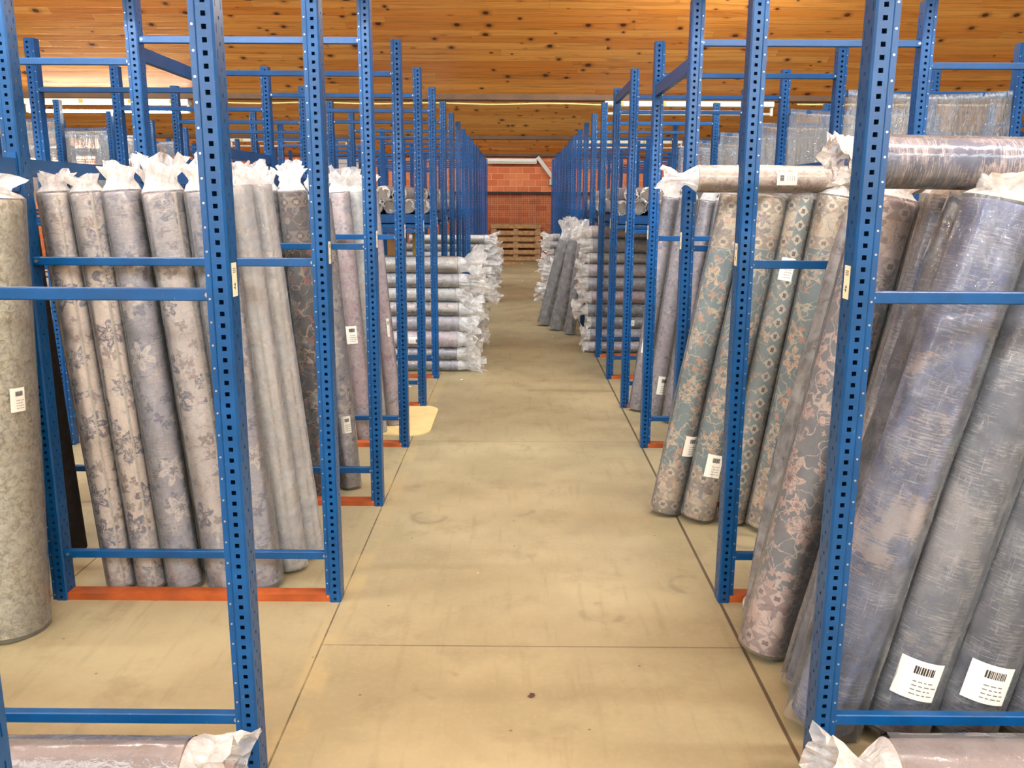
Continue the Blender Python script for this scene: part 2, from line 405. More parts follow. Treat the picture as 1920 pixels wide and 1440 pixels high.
# ---- rug weave: one node group, many rugs
def rug_group():
    g = bpy.data.node_groups.new('rug_weave', 'ShaderNodeTree')
    I = g.interface
    def inp(n, t, d):
        s = I.new_socket(n, in_out='INPUT', socket_type=t); s.default_value = d; return s
    for n in ('Field', 'Flower', 'Petal', 'Core', 'Vine', 'Border', 'Motif', 'Fade'):
        inp(n, 'NodeSocketColor', (1, 1, 1, 1))
    for n, d in (('Scale', 9.0), ('FlowerAmt', 1.0), ('VineAmt', 1.0), ('FadeAmt', 0.5), ('BorderAmt', 1.0), ('StripAmt', 0.0), ('Streak', 0.5), ('Length', 1.52), ('Warp', 0.03), ('Patch', 0.0)):
        inp(n, 'NodeSocketFloat', d)
    I.new_socket('Color', in_out='OUTPUT', socket_type='NodeSocketColor')
    I.new_socket('Height', in_out='OUTPUT', socket_type='NodeSocketFloat')
    N = NT(g)
    gi = N.n('NodeGroupInput').outputs; go = N.n('NodeGroupOutput')
    tc = N.n('ShaderNodeTexCoord'); oi = N.n('ShaderNodeObjectInfo')
    seed = N.math('MULTIPLY', oi.outputs['Random'], 61.0)
    u, v, _ = N.sep(tc.outputs['UV'])
    base = N.comb(u, v, 0.0)
    P = N.vmath('ADD', base, N.comb(seed, N.math('MULTIPLY', seed, 1.7), 0.0))
    wn = N.n('ShaderNodeTexNoise', noise_dimensions='2D'); N.L(P, wn.inputs['Vector']); wn.inputs['Scale'].default_value = 30; wn.inputs['Detail'].default_value = 3
    Pw = N.vmath('ADD', P, N.vmath('SCALE', N.vmath('SUBTRACT', wn.outputs['Color'], (0.5, 0.5, 0.5)), sc=gi['Warp']))
    # ragged wear
    streak_vec = N.vmath('MULTIPLY', P, N.comb(N.math('SUBTRACT', 26.0, N.math('MULTIPLY', gi['Streak'], 10.0)), N.math('ADD', 26.0, N.math('MULTIPLY', gi['Streak'], 170.0)), 1.0))
    wear = N.noise(streak_vec, 1.0, 7, 0.8, dim='2D')
    wear0 = wear
    wear_v = N.noise(N.vmath('MULTIPLY', P, (110, 7, 1)), 1.0, 6, 0.75, dim='2D')
    wear = N.math('MAXIMUM', wear, N.math('MULTIPLY', N.math('SUBTRACT', wear_v, 0.06), gi['Streak']))
    chip = N.noise(P, 95.0, 4, 0.7, dim='2D')
    blot = N.noise(P, 7.0, 5, 0.62, dim='2D')
    weave_u = N.noise(N.vmath('MULTIPLY', P, (60, 520, 1)), 1.0, 1, 0.5, dim='2D')
    weave_v = N.noise(N.vmath('MULTIPLY', P, (520, 40, 1)), 1.0, 1, 0.5, dim='2D')
    # flowers
    def flowers(vec, scale, R, n, rnd):
        q = N.vmath('SCALE', vec, sc=scale)
        vo = N.n('ShaderNodeTexVoronoi', voronoi_dimensions='2D', feature='F1')
        N.L(q, vo.inputs['Vector']); vo.inputs['Scale'].default_value = 1.0; vo.inputs['Randomness'].default_value = rnd
        dx, dy, _z = N.sep(N.vmath('SUBTRACT', q, vo.outputs['Position']))
        ang = N.math('ARCTAN2', dy, dx)
        rad = N.math('SQRT', N.math('ADD', N.math('MULTIPLY', dx, dx), N.math('MULTIPLY', dy, dy)))
        cr_, cg_, cb_ = N.sep(vo.outputs['Color'])
        lobes = N.math('COSINE', N.math('ADD', N.math('MULTIPLY', ang, n), N.math('MULTIPLY', cr_, 6.28)))
        size = N.math('MULTIPLY', R, N.math('ADD', 0.55, N.math('MULTIPLY', cg_, 0.6)))
        edge = N.math('MULTIPLY', size, N.math('ADD', 0.72, N.math('MULTIPLY', lobes, 0.28)))
        rel = N.math('DIVIDE', rad, edge)
        return rel, cb_
    rel1, rn1 = flowers(Pw, gi['Scale'], 0.46, 6.0, 0.75)
    rel2, rn2 = flowers(N.vmath('ADD', Pw, (3.3, 7.1, 0)), N.math('MULTIPLY', gi['Scale'], 2.3), 0.40, 4.0, 0.9)
    vn = N.noise(Pw, 9.0, 1, 0.4, dim='2D'); vn2 = N.noise(N.vmath('ADD', Pw, (9, 4, 0)), 13.0, 1, 0.4, dim='2D')
    vine = N.math('SUBTRACT', 1.0, N.step(N.math('MINIMUM', N.math('ABSOLUTE', N.math('SUBTRACT', vn, 0.5)), N.math('ABSOLUTE', N.math('SUBTRACT', vn2, 0.52))), 0.006, 0.016))
    c = N.mix(N.math('MULTIPLY', vine, gi['VineAmt']), gi['Field'], gi['Vine'])
    brk = N.math('SUBTRACT', 1.0, N.math('MULTIPLY', N.step(N.math('ADD', chip, N.math('MULTIPLY', blot, 0.35)), 0.70, 0.84), 0.6))
    m2 = N.math('MULTIPLY', N.math('MULTIPLY', N.math('SUBTRACT', 1.0, N.step(rel2, 0.85, 1.0)), N.step(rn2, 0.3, 0.34)), brk)
    c = N.mix(N.math('MULTIPLY', m2, gi['FlowerAmt']), c, gi['Petal'])
    m1 = N.math('MULTIPLY', N.math('SUBTRACT', 1.0, N.step(rel1, 0.9, 1.0)), brk)
    ringm = N.math('MULTIPLY', N.step(rel1, 0.42, 0.5), N.math('SUBTRACT', 1.0, N.step(rel1, 0.58, 0.66)))
    c1 = N.mix(N.math('MULTIPLY', ringm, 0.7), gi['Flower'], gi['Field'])
    c1 = N.mix(N.math('SUBTRACT', 1.0, N.step(rel1, 0.26, 0.34)), c1, gi['Core'])
    c = N.mix(N.math('MULTIPLY', N.math('MULTIPLY', m1, gi['FlowerAmt']), N.step(rn1, 0.15, 0.2)), c, c1)
    # chain of lozenges used by the narrow guard bands
    def lozenge(a, bcoord, period, half):
        p = N.math('MULTIPLY', N.math('SUBTRACT', N.math('FRACT', N.math('DIVIDE', a, period)), 0.5), 2.0)
        q = N.math('DIVIDE', bcoord, half)
        d = N.math('ADD', N.math('ABSOLUTE', p), N.math('MULTIPLY', N.math('ABSOLUTE', q), 0.75))
        an = N.math('ARCTAN2', q, p); r_ = N.math('SQRT', N.math('ADD', N.math('MULTIPLY', p, p), N.math('MULTIPLY', q, q)))
        quat = N.math('SUBTRACT', 1.0, N.step(N.math('DIVIDE', r_, N.math('ADD', 0.26, N.math('MULTIPLY', N.math('ABSOLUTE', N.math('SINE', N.math('MULTIPLY', an, 2.0))), 0.2))), 0.85, 1.0))
        fill = N.math('SUBTRACT', 1.0, N.step(d, 0.8, 0.86))
        return fill, quat
    vd = N.math('MINIMUM', v, N.math('SUBTRACT', gi['Length'], v))
    inb = N.math('SUBTRACT', 1.0, N.step(vd, 0.232, 0.234))
    # broad border with its own vine scroll
    band = N.mix(0.62, gi['Border'], gi['Motif'])
    cb = N.mix(N.math('MULTIPLY', vine, 0.6), gi['Border'], gi['Motif'])
    cb = N.mix(N.math('MULTIPLY', m2, 0.8), cb, gi['Petal'])
    cb = N.mix(N.math('MULTIPLY', m1, 0.75), cb, gi['Motif'])
    for cen in (0.045, 0.205):
        bc = N.math('SUBTRACT', vd, cen)
        inband = N.math('SUBTRACT', 1.0, N.step(N.math('ABSOLUTE', bc), 0.024, 0.026))
        fill, quat = lozenge(u, bc, 0.062, 0.024)
        cc = N.mix(fill, band, gi['Border']); cc = N.mix(quat, cc, gi['Motif'])
        cb = N.mix(N.math('MULTIPLY', inband, 0.85), cb, cc)
    c = N.mix(N.math('MULTIPLY', inb, gi['BorderAmt']), c, cb)
    # the same guard band running along the roll where the rug's end shows
    su = N.math('SUBTRACT', u, 0.028)
    fill, quat = lozenge(v, su, 0.062, 0.022)
    ins = N.math('SUBTRACT', 1.0, N.step(N.math('ABSOLUTE', su), 0.023, 0.025))
    cc = N.mix(fill, gi['Field'], gi['Border']); cc = N.mix(quat, cc, gi['Motif'])
    c = N.mix(N.math('MULTIPLY', ins, gi['StripAmt']), c, cc)
    outer = N.math('MULTIPLY', N.step(su, 0.03, 0.032), gi['StripAmt'])
    c = N.mix(outer, c, cb)
    # large worn patches
    pn = N.noise(N.vmath('ADD', P, N.vmath('SCALE', N.vmath('SUBTRACT', wn.outputs['Color'], (0.5, 0.5, 0.5)), sc=0.05)), 3.4, 5, 0.6, dim='2D')
    pn2 = N.noise(N.vmath('ADD', P, (5.5, 2.2, 0)), 4.6, 6, 0.65, dim='2D')
    c = N.mix(N.math('MULTIPLY', N.step(N.math('ADD', pn2, N.math('MULTIPLY', N.math('SUBTRACT', wear0, 0.5), 0.45)), 0.52, 0.58), N.math('MULTIPLY', gi['Patch'], 0.75)), c, gi['Core'])
    c = N.mix(N.math('MULTIPLY', N.step(N.math('ADD', pn, N.math('MULTIPLY', N.math('SUBTRACT', wear0, 0.5), 0.5)), 0.555, 0.64), gi['Patch']), c, gi['Petal'])
    # wear
    wmask = N.math('MULTIPLY', N.step(wear, 0.5, 0.62), N.step(blot, 0.40, 0.58))
    c = N.mix(N.math('MULTIPLY', wmask, gi['FadeAmt']), c, gi['Fade'])
    c = N.mix(N.math('MULTIPLY', N.step(blot, 0.5, 0.75), N.math('MULTIPLY', gi['FadeAmt'], 0.35)), c, gi['Fade'])
    wv = N.math('MULTIPLY', N.math('SUBTRACT', N.math('ADD', weave_u, weave_v), 1.0), 0.55)
    hv = N.n('ShaderNodeHueSaturation'); N.L(c, hv.inputs['Color']); N.L(N.math('ADD', 1.36, wv), hv.inputs['Value'])
    N.L(hv.outputs[0], go.inputs['Color'])
    N.L(N.math('ADD', weave_u, weave_v), go.inputs['Height'])
    return g
RUG_G = rug_group()

def rug_mat(name, field, flower, petal, core, vine, border, motif, fade, scale=9.0, fl=1.0, va=1.0, fa=0.5, ba=1.0, st=0.0, streak=0.5, L=1.52, warp=0.03, patch=0.0):
    mt, N, b, o = new_mat(name)
    g = N.n('ShaderNodeGroup'); g.node_tree = RUG_G
    for k, val in zip(('Field', 'Flower', 'Petal', 'Core', 'Vine', 'Border', 'Motif', 'Fade'), (field, flower, petal, core, vine, border, motif, fade)):
        g.inputs[k].default_value = lin(val)
    for k, val in (('Scale', scale), ('FlowerAmt', fl), ('VineAmt', va), ('FadeAmt', fa), ('BorderAmt', ba), ('StripAmt', st), ('Streak', streak), ('Length', L), ('Warp', warp), ('Patch', patch)):
        g.inputs[k].default_value = val
    N.L(g.outputs[0], b.inputs['Base Color'])
    b.inputs['Roughness'].default_value = 0.9; b.inputs['Specular IOR Level'].default_value = 0.15
    N.L(N.bump(g.outputs[1], 0.25, 0.001), b.inputs['Normal'])
    return mt
ST = {}
ST['cream'] = rug_mat('rug_cream_floral', (206, 186, 170), (104, 98, 110), (150, 130, 120), (206, 190, 176), (158, 142, 132), (178, 166, 162), (98, 96, 108), (200, 184, 170), 6.5, 1, .5, .35, ba=.55)
ST['greyblue'] = rug_mat('rug_grey_blue_floral', (150, 144, 150), (200, 186, 176), (104, 102, 116), (120, 112, 112), (104, 104, 118), (160, 150, 152), (104, 104, 116), (190, 176, 166), 6.5, .9, .5, .75, streak=1, ba=.55)
ST['greycream'] = rug_mat('rug_pale_grey_floral', (182, 168, 160), (102, 98, 108), (136, 120, 116), (196, 184, 174), (140, 128, 124), (150, 144, 148), (100, 98, 110), (206, 194, 184), 7, 1, .6, .5, ba=.55)
ST['pale'] = rug_mat('rug_pale_backing', (198, 186, 174), (164, 162, 164), (178, 170, 164), (150, 150, 154), (184, 174, 166), (190, 180, 172), (150, 150, 156), (214, 206, 196), 10, .5, .2, .8, streak=0)
ST['dark'] = rug_mat('rug_charcoal_vine', (50, 44, 44), (158, 132, 108), (128, 66, 56), (72, 92, 86), (156, 124, 98), (70, 54, 50), (150, 126, 104), (92, 80, 72), 6, .95, 1, .35)
ST['darkteal'] = rug_mat('rug_charcoal_teal', (62, 54, 50), (138, 118, 92), (88, 104, 96), (50, 44, 42), (132, 112, 88), (74, 62, 56), (140, 120, 98), (104, 96, 84), 9, .9, .9, .5)
ST['pink'] = rug_mat('rug_dusty_pink', (186, 158, 160), (210, 194, 190), (160, 124, 132), (150, 132, 140), (208, 192, 188), (198, 184, 176), (112, 108, 116), (204, 190, 186), 8, .6, .5, .6, streak=0, ba=.55)
ST['lilac'] = rug_mat('rug_lilac_grey', (158, 146, 150), (106, 102, 114), (184, 156, 156), (190, 172, 168), (124, 118, 128), (146, 138, 144), (96, 94, 106), (184, 176, 176), 9, .8, .5, .55, streak=0, ba=.55)
ST['teal'] = rug_mat('rug_teal_floral', (112, 126, 126), (214, 182, 148), (196, 146, 118), (84, 110, 118), (196, 182, 152), (206, 184, 154), (104, 92, 92), (132, 142, 138), 7.5, .95, .9, .35)
ST['tealstrip'] = rug_mat('rug_teal_with_end_border', (122, 132, 130), (210, 182, 150), (192, 148, 122), (92, 112, 118), (196, 182, 152), (206, 188, 160), (96, 84, 86), (136, 144, 138), 8, .9, .7, .35, st=1)
ST['greyfloral'] = rug_mat('rug_grey_with_pink_flowers', (112, 112, 116), (206, 174, 158), (190, 158, 146), (128, 100, 100), (196, 176, 162), (204, 178, 166), (112, 92, 98), (140, 134, 134), 7.5, .95, .9, .35)
ST['greyfloralstrip'] = rug_mat('rug_grey_pink_end_border', (120, 116, 118), (206, 178, 162), (190, 160, 148), (124, 100, 100), (190, 172, 160), (200, 178, 166), (108, 92, 98), (150, 142, 140), 8, .9, .8, .4, st=1)
ST['denim'] = rug_mat('rug_denim_blue', (84, 92, 122), (64, 70, 94), (160, 144, 138), (50, 54, 70), (96, 104, 132), (84, 92, 120), (52, 56, 76), (150, 150, 162), 3, .2, .1, .8, ba=0, streak=1, warp=.2, patch=.75)
ST['denimgrey'] = rug_mat('rug_slate_grey', (86, 90, 104), (66, 68, 80), (160, 148, 144), (58, 62, 76), (98, 100, 112), (88, 92, 104), (56, 58, 70), (162, 158, 158), 3, .2, .1, .8, ba=0, streak=1, warp=.2, patch=.35)
ST['denimdark'] = rug_mat('rug_dark_slate', (66, 70, 84), (50, 53, 64), (158, 144, 140), (44, 47, 58), (76, 78, 88), (60, 62, 74), (44, 46, 56), (142, 140, 142), 3, .2, .1, .75, ba=0, streak=1, warp=.2, patch=.4)
ST['bluepink'] = rug_mat('rug_blue_pink_worn', (72, 74, 96), (196, 168, 158), (190, 164, 154), (44, 46, 64), (90, 88, 108), (110, 104, 116), (64, 64, 80), (196, 172, 164), 3, .2, .1, .9, ba=.0, streak=.9, warp=.2, patch=.9)
ST['beige'] = rug_mat('rug_beige_medallion', (206, 184, 164), (160, 130, 120), (176, 150, 136), (206, 186, 168), (182, 156, 142), (168, 150, 140), (118, 98, 98), (212, 196, 180), 8, .8, .8, .35)
ST['black'] = rug_mat('rug_shade_black', (30, 27, 26), (44, 38, 34), (38, 30, 28), (26, 26, 28), (40, 34, 30), (34, 30, 28), (44, 40, 36), (40, 36, 34), 6, .6, .5, .2, ba=0)  # shade put into the colour, for the rolls that blacken the rear left gaps
ST['plaingrey'] = rug_mat('rug_plain_taupe', (122, 110, 106), (112, 100, 98), (130, 118, 112), (120, 108, 104), (118, 106, 102), (122, 110, 106), (110, 98, 96), (134, 122, 116), 6, .2, .1, .3, ba=0)
ST['darkgrey'] = rug_mat('rug_dark_grey_pattern', (104, 98, 98), (160, 148, 140), (72, 70, 76), (120, 112, 110), (132, 122, 118), (96, 92, 96), (150, 140, 134), (140, 132, 128), 9, .9, .6, .4)

def rug_end_mat(name, ca, cb):
    mt, N, b, o = new_mat(name)
    tc = N.n('ShaderNodeTexCoord'); x, y, z = N.sep(tc.outputs['Object'])
    r = N.math('SQRT', N.math('ADD', N.math('MULTIPLY', x, x), N.math('MULTIPLY', y, y)))
    an = N.math('DIVIDE', N.math('ARCTAN2', y, x), 6.2832)
    w = N.math('FRACT', N.math('ADD', N.math('DIVIDE', r, 0.009), an))
    N.L(N.mix(N.step(N.math('ABSOLUTE', N.math('SUBTRACT', w, 0.5)), 0.22, 0.4), lin(ca), lin(cb)), b.inputs['Base Color'])
    b.inputs['Roughness'].default_value = 0.9
    return mt
M_END = rug_end_mat('rug_roll_end', (190, 178, 164), (96, 88, 82))
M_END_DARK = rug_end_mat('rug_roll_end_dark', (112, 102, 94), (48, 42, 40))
M_BIND = plain('rug_bound_edge', (206, 192, 172), 0.9, 0, 0.15, 90, 0.3)

def shaggy_mat():
    mt, N, b, o = new_mat('rug_cream_shag')
    tc = N.n('ShaderNodeTexCoord')
    n1 = N.noise(tc.outputs['Object'], 55, 4, 0.6, dist=0.8); n2 = N.noise(tc.outputs['Object'], 9, 3, 0.6)
    c = N.mix(N.step(n1, 0.32, 0.62), lin((188, 172, 136)), lin((246, 236, 206)))
    c = N.mix(N.math('MULTIPLY', N.step(n2, 0.4, 0.7), 0.3), c, lin((236, 224, 196)))
    N.L(c, b.inputs['Base Color']); b.inputs['Roughness'].default_value = 0.95
    N.L(N.bump(n1, 0.9, 0.02), b.inputs['Normal'])
    return mt
ST['shaggy'] = shaggy_mat()

# ------------------------------------------------------------------ the building
XL_WALL, XR_WALL, Y_BACK, Y_FAR = -15.0, 9.0, -3.2, 22.0
b = MB(); b.box(XL_WALL, XR_WALL, Y_BACK, Y_FAR + 0.3, -0.12, 0.0)
struct(b.build('floor', M_FLOOR))
for i in range(len(EDGE_Y) - 1):
    y0, y1 = EDGE_Y[i], EDGE_Y[i + 1]
    sl = math.hypot(y1 - y0, RIDGE_Z - EDGE_Z); t = 0.06
    b = MB()
    a, bb, c, d = (XL_WALL, y0, RIDGE_Z), (XR_WALL, y0, RIDGE_Z), (XR_WALL, y1, EDGE_Z), (XL_WALL, y1, EDGE_Z)
    w = XR_WALL - XL_WALL; u0 = i * 31.7
    b.quad(d, c, bb, a, 0, [(u0, 0), (u0 + w, 0), (u0 + w, sl), (u0, sl)])
    b.quad(*[(p[0], p[1], p[2] + t) for p in (a, bb, c, d)], 0, [(0, 0), (w, 0), (w, sl), (0, sl)])
    struct(b.build('ceiling', M_CEIL))
    # glazed upright face that closes the tooth at its high end
    b = MB(); b.box(XL_WALL, XR_WALL, y0 - 0.06, y0 - 0.02, EDGE_Z + 0.02, RIDGE_Z, 0)
    struct(b.build('window_%d' % (i + 1), M_GLAZE))
    # gutter beam along the low edge
    b = MB(); b.bbox(XL_WALL, XR_WALL, y1 - 0.10, y1 + 0.02, EDGE_Z - 0.012, EDGE_Z + 0.065, 0.008, 0)
    struct(b.build('trim_%d' % (i + 1), M_BEAMWOOD))
b = MB(); b.bbox(XL_WALL, XR_WALL, EDGE_Y[0] - 0.10, EDGE_Y[0] + 0.02, EDGE_Z - 0.012, EDGE_Z + 0.065, 0.008, 0)
struct(b.build('trim_0', M_BEAMWOOD))
b = MB(); b.box(XL_WALL, XR_WALL, Y_FAR + 0.02, Y_FAR + 0.3, 0, 6.0); struct(b.build('wall_far', M_BRICK))
b = MB(); b.box(XL_WALL, XR_WALL, Y_BACK - 0.3, Y_BACK, 0, 6.0); struct(b.build('wall_near', M_BEIGE))
b = MB(); b.box(XL_WALL - 0.3, XL_WALL, Y_BACK - 0.3, Y_FAR + 0.3, 0, 6.0); struct(b.build('wall_left', M_BEIGE))
b = MB(); b.box(XR_WALL, XR_WALL + 0.3, Y_BACK - 0.3, Y_FAR + 0.3, 0, 6.0); struct(b.build('wall_right', M_BEIGE))
# roller door in the far wall and the pale steel brace
b = MB()
for k in range(16): b.bbox(-4.75, -3.62, Y_FAR - 0.05, Y_FAR + 0.015, 0.02 + k * 0.155, 0.17 + k * 0.155, 0.012)
b.box(-4.85, -4.75, Y_FAR - 0.07, Y_FAR + 0.015, 0, 2.52); b.box(-3.62, -3.52, Y_FAR - 0.07, Y_FAR + 0.015, 0, 2.52)
struct(b.build('door_1', M_GREYPANEL))
b = MB(); b.box(-0.75, 0.48, 21.84, 21.9, 2.36, 2.48); b.box(-0.72, 0.45, 21.80, 21.84, 2.40, 2.46)
struct(b.build('trim_8', M_WHITE))
b = MB()
p0, p1 = Vector((0.50, 21.86, 2.52)), Vector((0.92, 21.86, 1.98)); dv = (p1 - p0).normalized(); nv = Vector((-dv.z, 0, dv.x)) * 0.045
for yy0 in (0,):
    n = len(b.v)
    pts = [p0 - nv, p0 + nv, p1 + nv, p1 - nv]
    b.v += [tuple(p) for p in pts] + [tuple(p + Vector((0, 0.05, 0))) for p in pts]
    b.f += [(n, n + 1, n + 2, n + 3), (n + 7, n + 6, n + 5, n + 4)] + [(n + i, n + 4 + i, n + 4 + (i + 1) % 4, n + (i + 1) % 4) for i in range(4)]; b.m += [0] * 6
b.box(0.80, 0.98, 21.85, 22.0, 1.86, 2.0)
struct(b.build('trim_9', M_STEEL))
# conduit strung along the first low edge
pts = [(-3.4 + i * 0.22, EDGE_Y[2] - 0.14, EDGE_Z - 0.045 - 0.014 * math.sin(i * 0.55) ** 2) for i in range(21)]
b = MB(); b.tube(pts, 0.009, 8)
tag(b.build('cable_conduit', M_CONDUIT, None, True), 'thin cream cable conduit strung under the roof beam over the aisle', 'conduit')
pts = [(2.95 + i * 0.3, EDGE_Y[2] - 0.14, EDGE_Z - 0.045) for i in range(10)]
b = MB(); b.tube(pts, 0.009, 8)
tag(b.build('cable_conduit', M_CONDUIT, None, True), 'thin cream cable conduit under the roof beam right of the unlit tube lamp', 'conduit')

# ------------------------------------------------------------------ lamps
def lamp(x0, x1, y, lit, label, z=EDGE_Z - 0.012, hw=0.055):
    t = thing('fluorescent_lamp', label, 'lamp', ((x0 + x1) / 2, y, z), 'tube lamps under the roof beams')
    h = (x1 - x0) / 2
    b = MB(); b.bbox(-h, h, -hw, hw, -0.055, 0.0, 0.008)
    b.build('housing', M_WHITE, t)
    for s in (-1, 1):
        b = MB(); b.bbox(min(s * h, s * (h - 0.025)), max(s * h, s * (h - 0.025)), -0.02, 0.02, -0.145, -0.05, 0.006); b.build('lamp_holder', M_WHITE, t)
    b = MB(); b.tube([(-h + 0.025, 0, -0.125), (h - 0.025, 0, -0.125)], 0.015, 10); o = b.build('tube', (M_TUBE_WEAK if lit == 2 else M_TUBE) if lit else M_TUBE_OFF, t, True)
    for q in (-0.8, -0.3, 0.3, 0.8):
        b = MB(); b.box(q * h - 0.02, q * h + 0.02, -hw - 0.006, -hw, -0.045, -0.008); b.build('clip', M_YELLOW, t)
ly = [e - 0.045 for e in EDGE_Y]
lamp(-5.25, -3.50, ly[2], 2, 'burning tube lamp above the left racks, brightest in view')
lamp(0.93, 2.72, ly[2], False, 'unlit white tube lamp above the right racks, nearer of two')
lamp(0.98, 2.9, ly[3], False, 'unlit white tube lamp above the right racks, farther of two')
lamp(-5.05, -3.0, ly[3], False, 'unlit white tube lamp over the left racks, behind the burning one')
lamp(-12.6, -11.1, ly[3], True, 'burning tube lamp at the far left, behind the outermost racks')
lamp(-10.9, -9.4, ly[4], True, 'burning tube lamp by the brick wall, right one of the far left pair')
lamp(-12.9, -11.3, ly[4], True, 'burning tube lamp by the brick wall, left one of the far left pair')
SLOPE = (RIDGE_Z - EDGE_Z) / (EDGE_Y[2] - EDGE_Y[1])
lamp(0.95, 2.55, 7.6, True, 'burning tube lamp on the sloping board ceiling above the right racks', EDGE_Z + (EDGE_Y[2] - 7.63) * SLOPE, .03)
lamp(-4.9, -3.3, 6.9, True, 'burning tube lamp on the sloping board ceiling above the left racks', EDGE_Z + (EDGE_Y[2] - 6.93) * SLOPE, .03)
lamp(0.95, 2.5, 1.85, True, 'burning tube lamp overhead, above the nearest right racks', EDGE_Z + (EDGE_Y[1] - 1.88) * SLOPE, .03)
lamp(-2.6, -1.1, 2.7, True, 'burning tube lamp overhead, above the nearest left racks', EDGE_Z + (EDGE_Y[1] - 2.73) * SLOPE, .03)
lamp(-0.75, 0.75, ly[0], True, 'burning tube lamp over the aisle behind the viewer')
lamp(1.6, 3.1, ly[0], True, 'burning tube lamp over the right racks behind the viewer')
lamp(-3.6, -2.1, ly[0], True, 'burning tube lamp over the left racks behind the viewer')

# ------------------------------------------------------------------ rack frames
U_H = 2.377
def upright_mesh():
    """perforated post: square holes on the two faces across the aisle, slots on the other two, a stepped flange with rivets. Origin at the middle of the hole column; the aisle side is +x."""
    b = MB()
    hx, hy, c = 0.0165, 0.036, 0.005
    pitch = 0.0272; n = int(U_H / pitch)
    def panel(xs, zs, hole, pt):
        for i in range(len(xs) - 1):
            for j in range(len(zs) - 1):
                q = [pt(xs[i], zs[j], 0), pt(xs[i + 1], zs[j], 0), pt(xs[i + 1], zs[j + 1], 0), pt(xs[i], zs[j + 1], 0)]
                if hole(i, j):
                    r = [pt(xs[i], zs[j], 1), pt(xs[i + 1], zs[j], 1), pt(xs[i + 1], zs[j + 1], 1), pt(xs[i], zs[j + 1], 1)]
                    for k in range(4):
                        l = (k + 1) % 4
                        b.quad(q[k], q[l], r[l], r[k])
                else:
                    b.quad(*q)
    zs = [0.0]
    for k in range(n):
        z0 = k * pitch + 0.0082; zs += [z0, z0 + 0.0108]
    zs.append(U_H)
    for sgn in (-1, 1):
        pt = (lambda x, z, d, s=sgn: (x if s < 0 else -x + 0.0, s * (hy - 0.0025 * d), z))
        panel([-hx, -0.0054, 0.0054, hx], zs, lambda i, j: i == 1 and j % 2 == 1 and j < 2 * n, pt)
    p2 = pitch * 2; n2 = int(U_H / p2)
    z2 = [0.0]
    for k in range(n2):
        z0 = k * p2; z2 += [z0 + 0.004, z0 + 0.024, z0 + 0.034, z0 + 0.042]
    z2.append(U_H)
    ys = [-hy + c, -0.020, -0.0165, -0.004, 0.004, 0.0165, 0.020, hy - c]
    def hole2(i, j):
        if j >= 4 * n2 + 0: return False
        return (i in (1, 5) and j % 4 == 1) or (i == 3 and j % 4 == 3)
    X = hx + c
    for sgn in (1, -1):
        pt = (lambda y, z, d, s=sgn: (s * (X - 0.0025 * d), s * y, z))
        panel(ys, z2, hole2, pt)
    # chamfers
    for sx in (-1, 1):
        for s_ in (-1, 1):
            a = (sx * hx, s_ * hy); d = (sx * X, s_ * (hy - c))
            q = [(a[0], a[1], 0), (d[0], d[1], 0), (d[0], d[1], U_H), (a[0], a[1], U_H)]
            b.quad(*(q if sx * s_ < 0 else q[::-1]))
    # stepped flange towards the rear of the frame
    b.box(-X - 0.014, -X, -hy + 0.007, hy - 0.007, 0, U_H)
    b.box(-X, X, -hy + c, hy - c, U_H - 0.002, U_H)
    # rivets
    for k in range(n2):
        z0 = k * p2 + 0.02
        for s_ in (-1, 1):
            b.tube([(-X - 0.007, s_ * (hy - 0.0072), z0), (-X - 0.007, s_ * (hy - 0.0058), z0)], 0.0028, 6, 1)
    return b.mesh('upright', [M_BLUE, M_ZINC])
UP_MESH = upright_mesh()
def bar_mesh(length):
    b = MB(); h = 0.0145
    b.bbox(0, length, -0.013, 0.013, -h, h, 0.0025)
    for x in (0.012, length - 0.012):
        b.tube([(x, -0.013, 0.0), (x, -0.0165, 0.0)], 0.0062, 6, 1)
        b.tube([(x, 0.013, 0.0), (x, 0.0165, 0.0)], 0.0062, 6, 1)
    return b.mesh('cross_bar', [M_BLUE, M_ZINC])
XPOS_L = [-0.68, -1.72, -2.76]; XPOS_R = [0.798, 1.83, 2.86]
BAR = bar_mesh(1.04 - 0.0355 * 2 + 0.014 + 0.012)
def batten_mesh():
    b = MB(); b.box(-1.01, 0.0, -0.03, 0.03, 0.0, 0.028); return b.mesh('floor_batten', [M_BATTEN])
BATTEN = batten_mesh()
def tag_mesh():
    b = MB(); b.box(0, 0.0006, -0.017, 0.017, 0, 0.078, 0)
    e = 0.0007
    for q in range(3): b.quad((e, -0.010, 0.055 + q * 0.0045), (e, 0.010, 0.055 + q * 0.0045), (e, 0.010, 0.0575 + q * 0.0045), (e, -0.010, 0.0575 + q * 0.0045), 2)
    # small black arrow
    b.quad((e, -0.002, 0.016), (e, 0.002, 0.016), (e, 0.002, 0.026), (e, -0.002, 0.026), 1)
    b.quad((e, -0.006, 0.026), (e, 0.006, 0.026), (e, 0.0003, 0.033), (e, -0.0003, 0.033), 1)
    b.quad((e, -0.008, 0.019), (e, -0.002, 0.019), (e, -0.002, 0.022), (e, -0.008, 0.022), 1)
    return b.mesh('location_tag', [M_CREAM, M_INK, M_INKPALE])
TAG = tag_mesh()
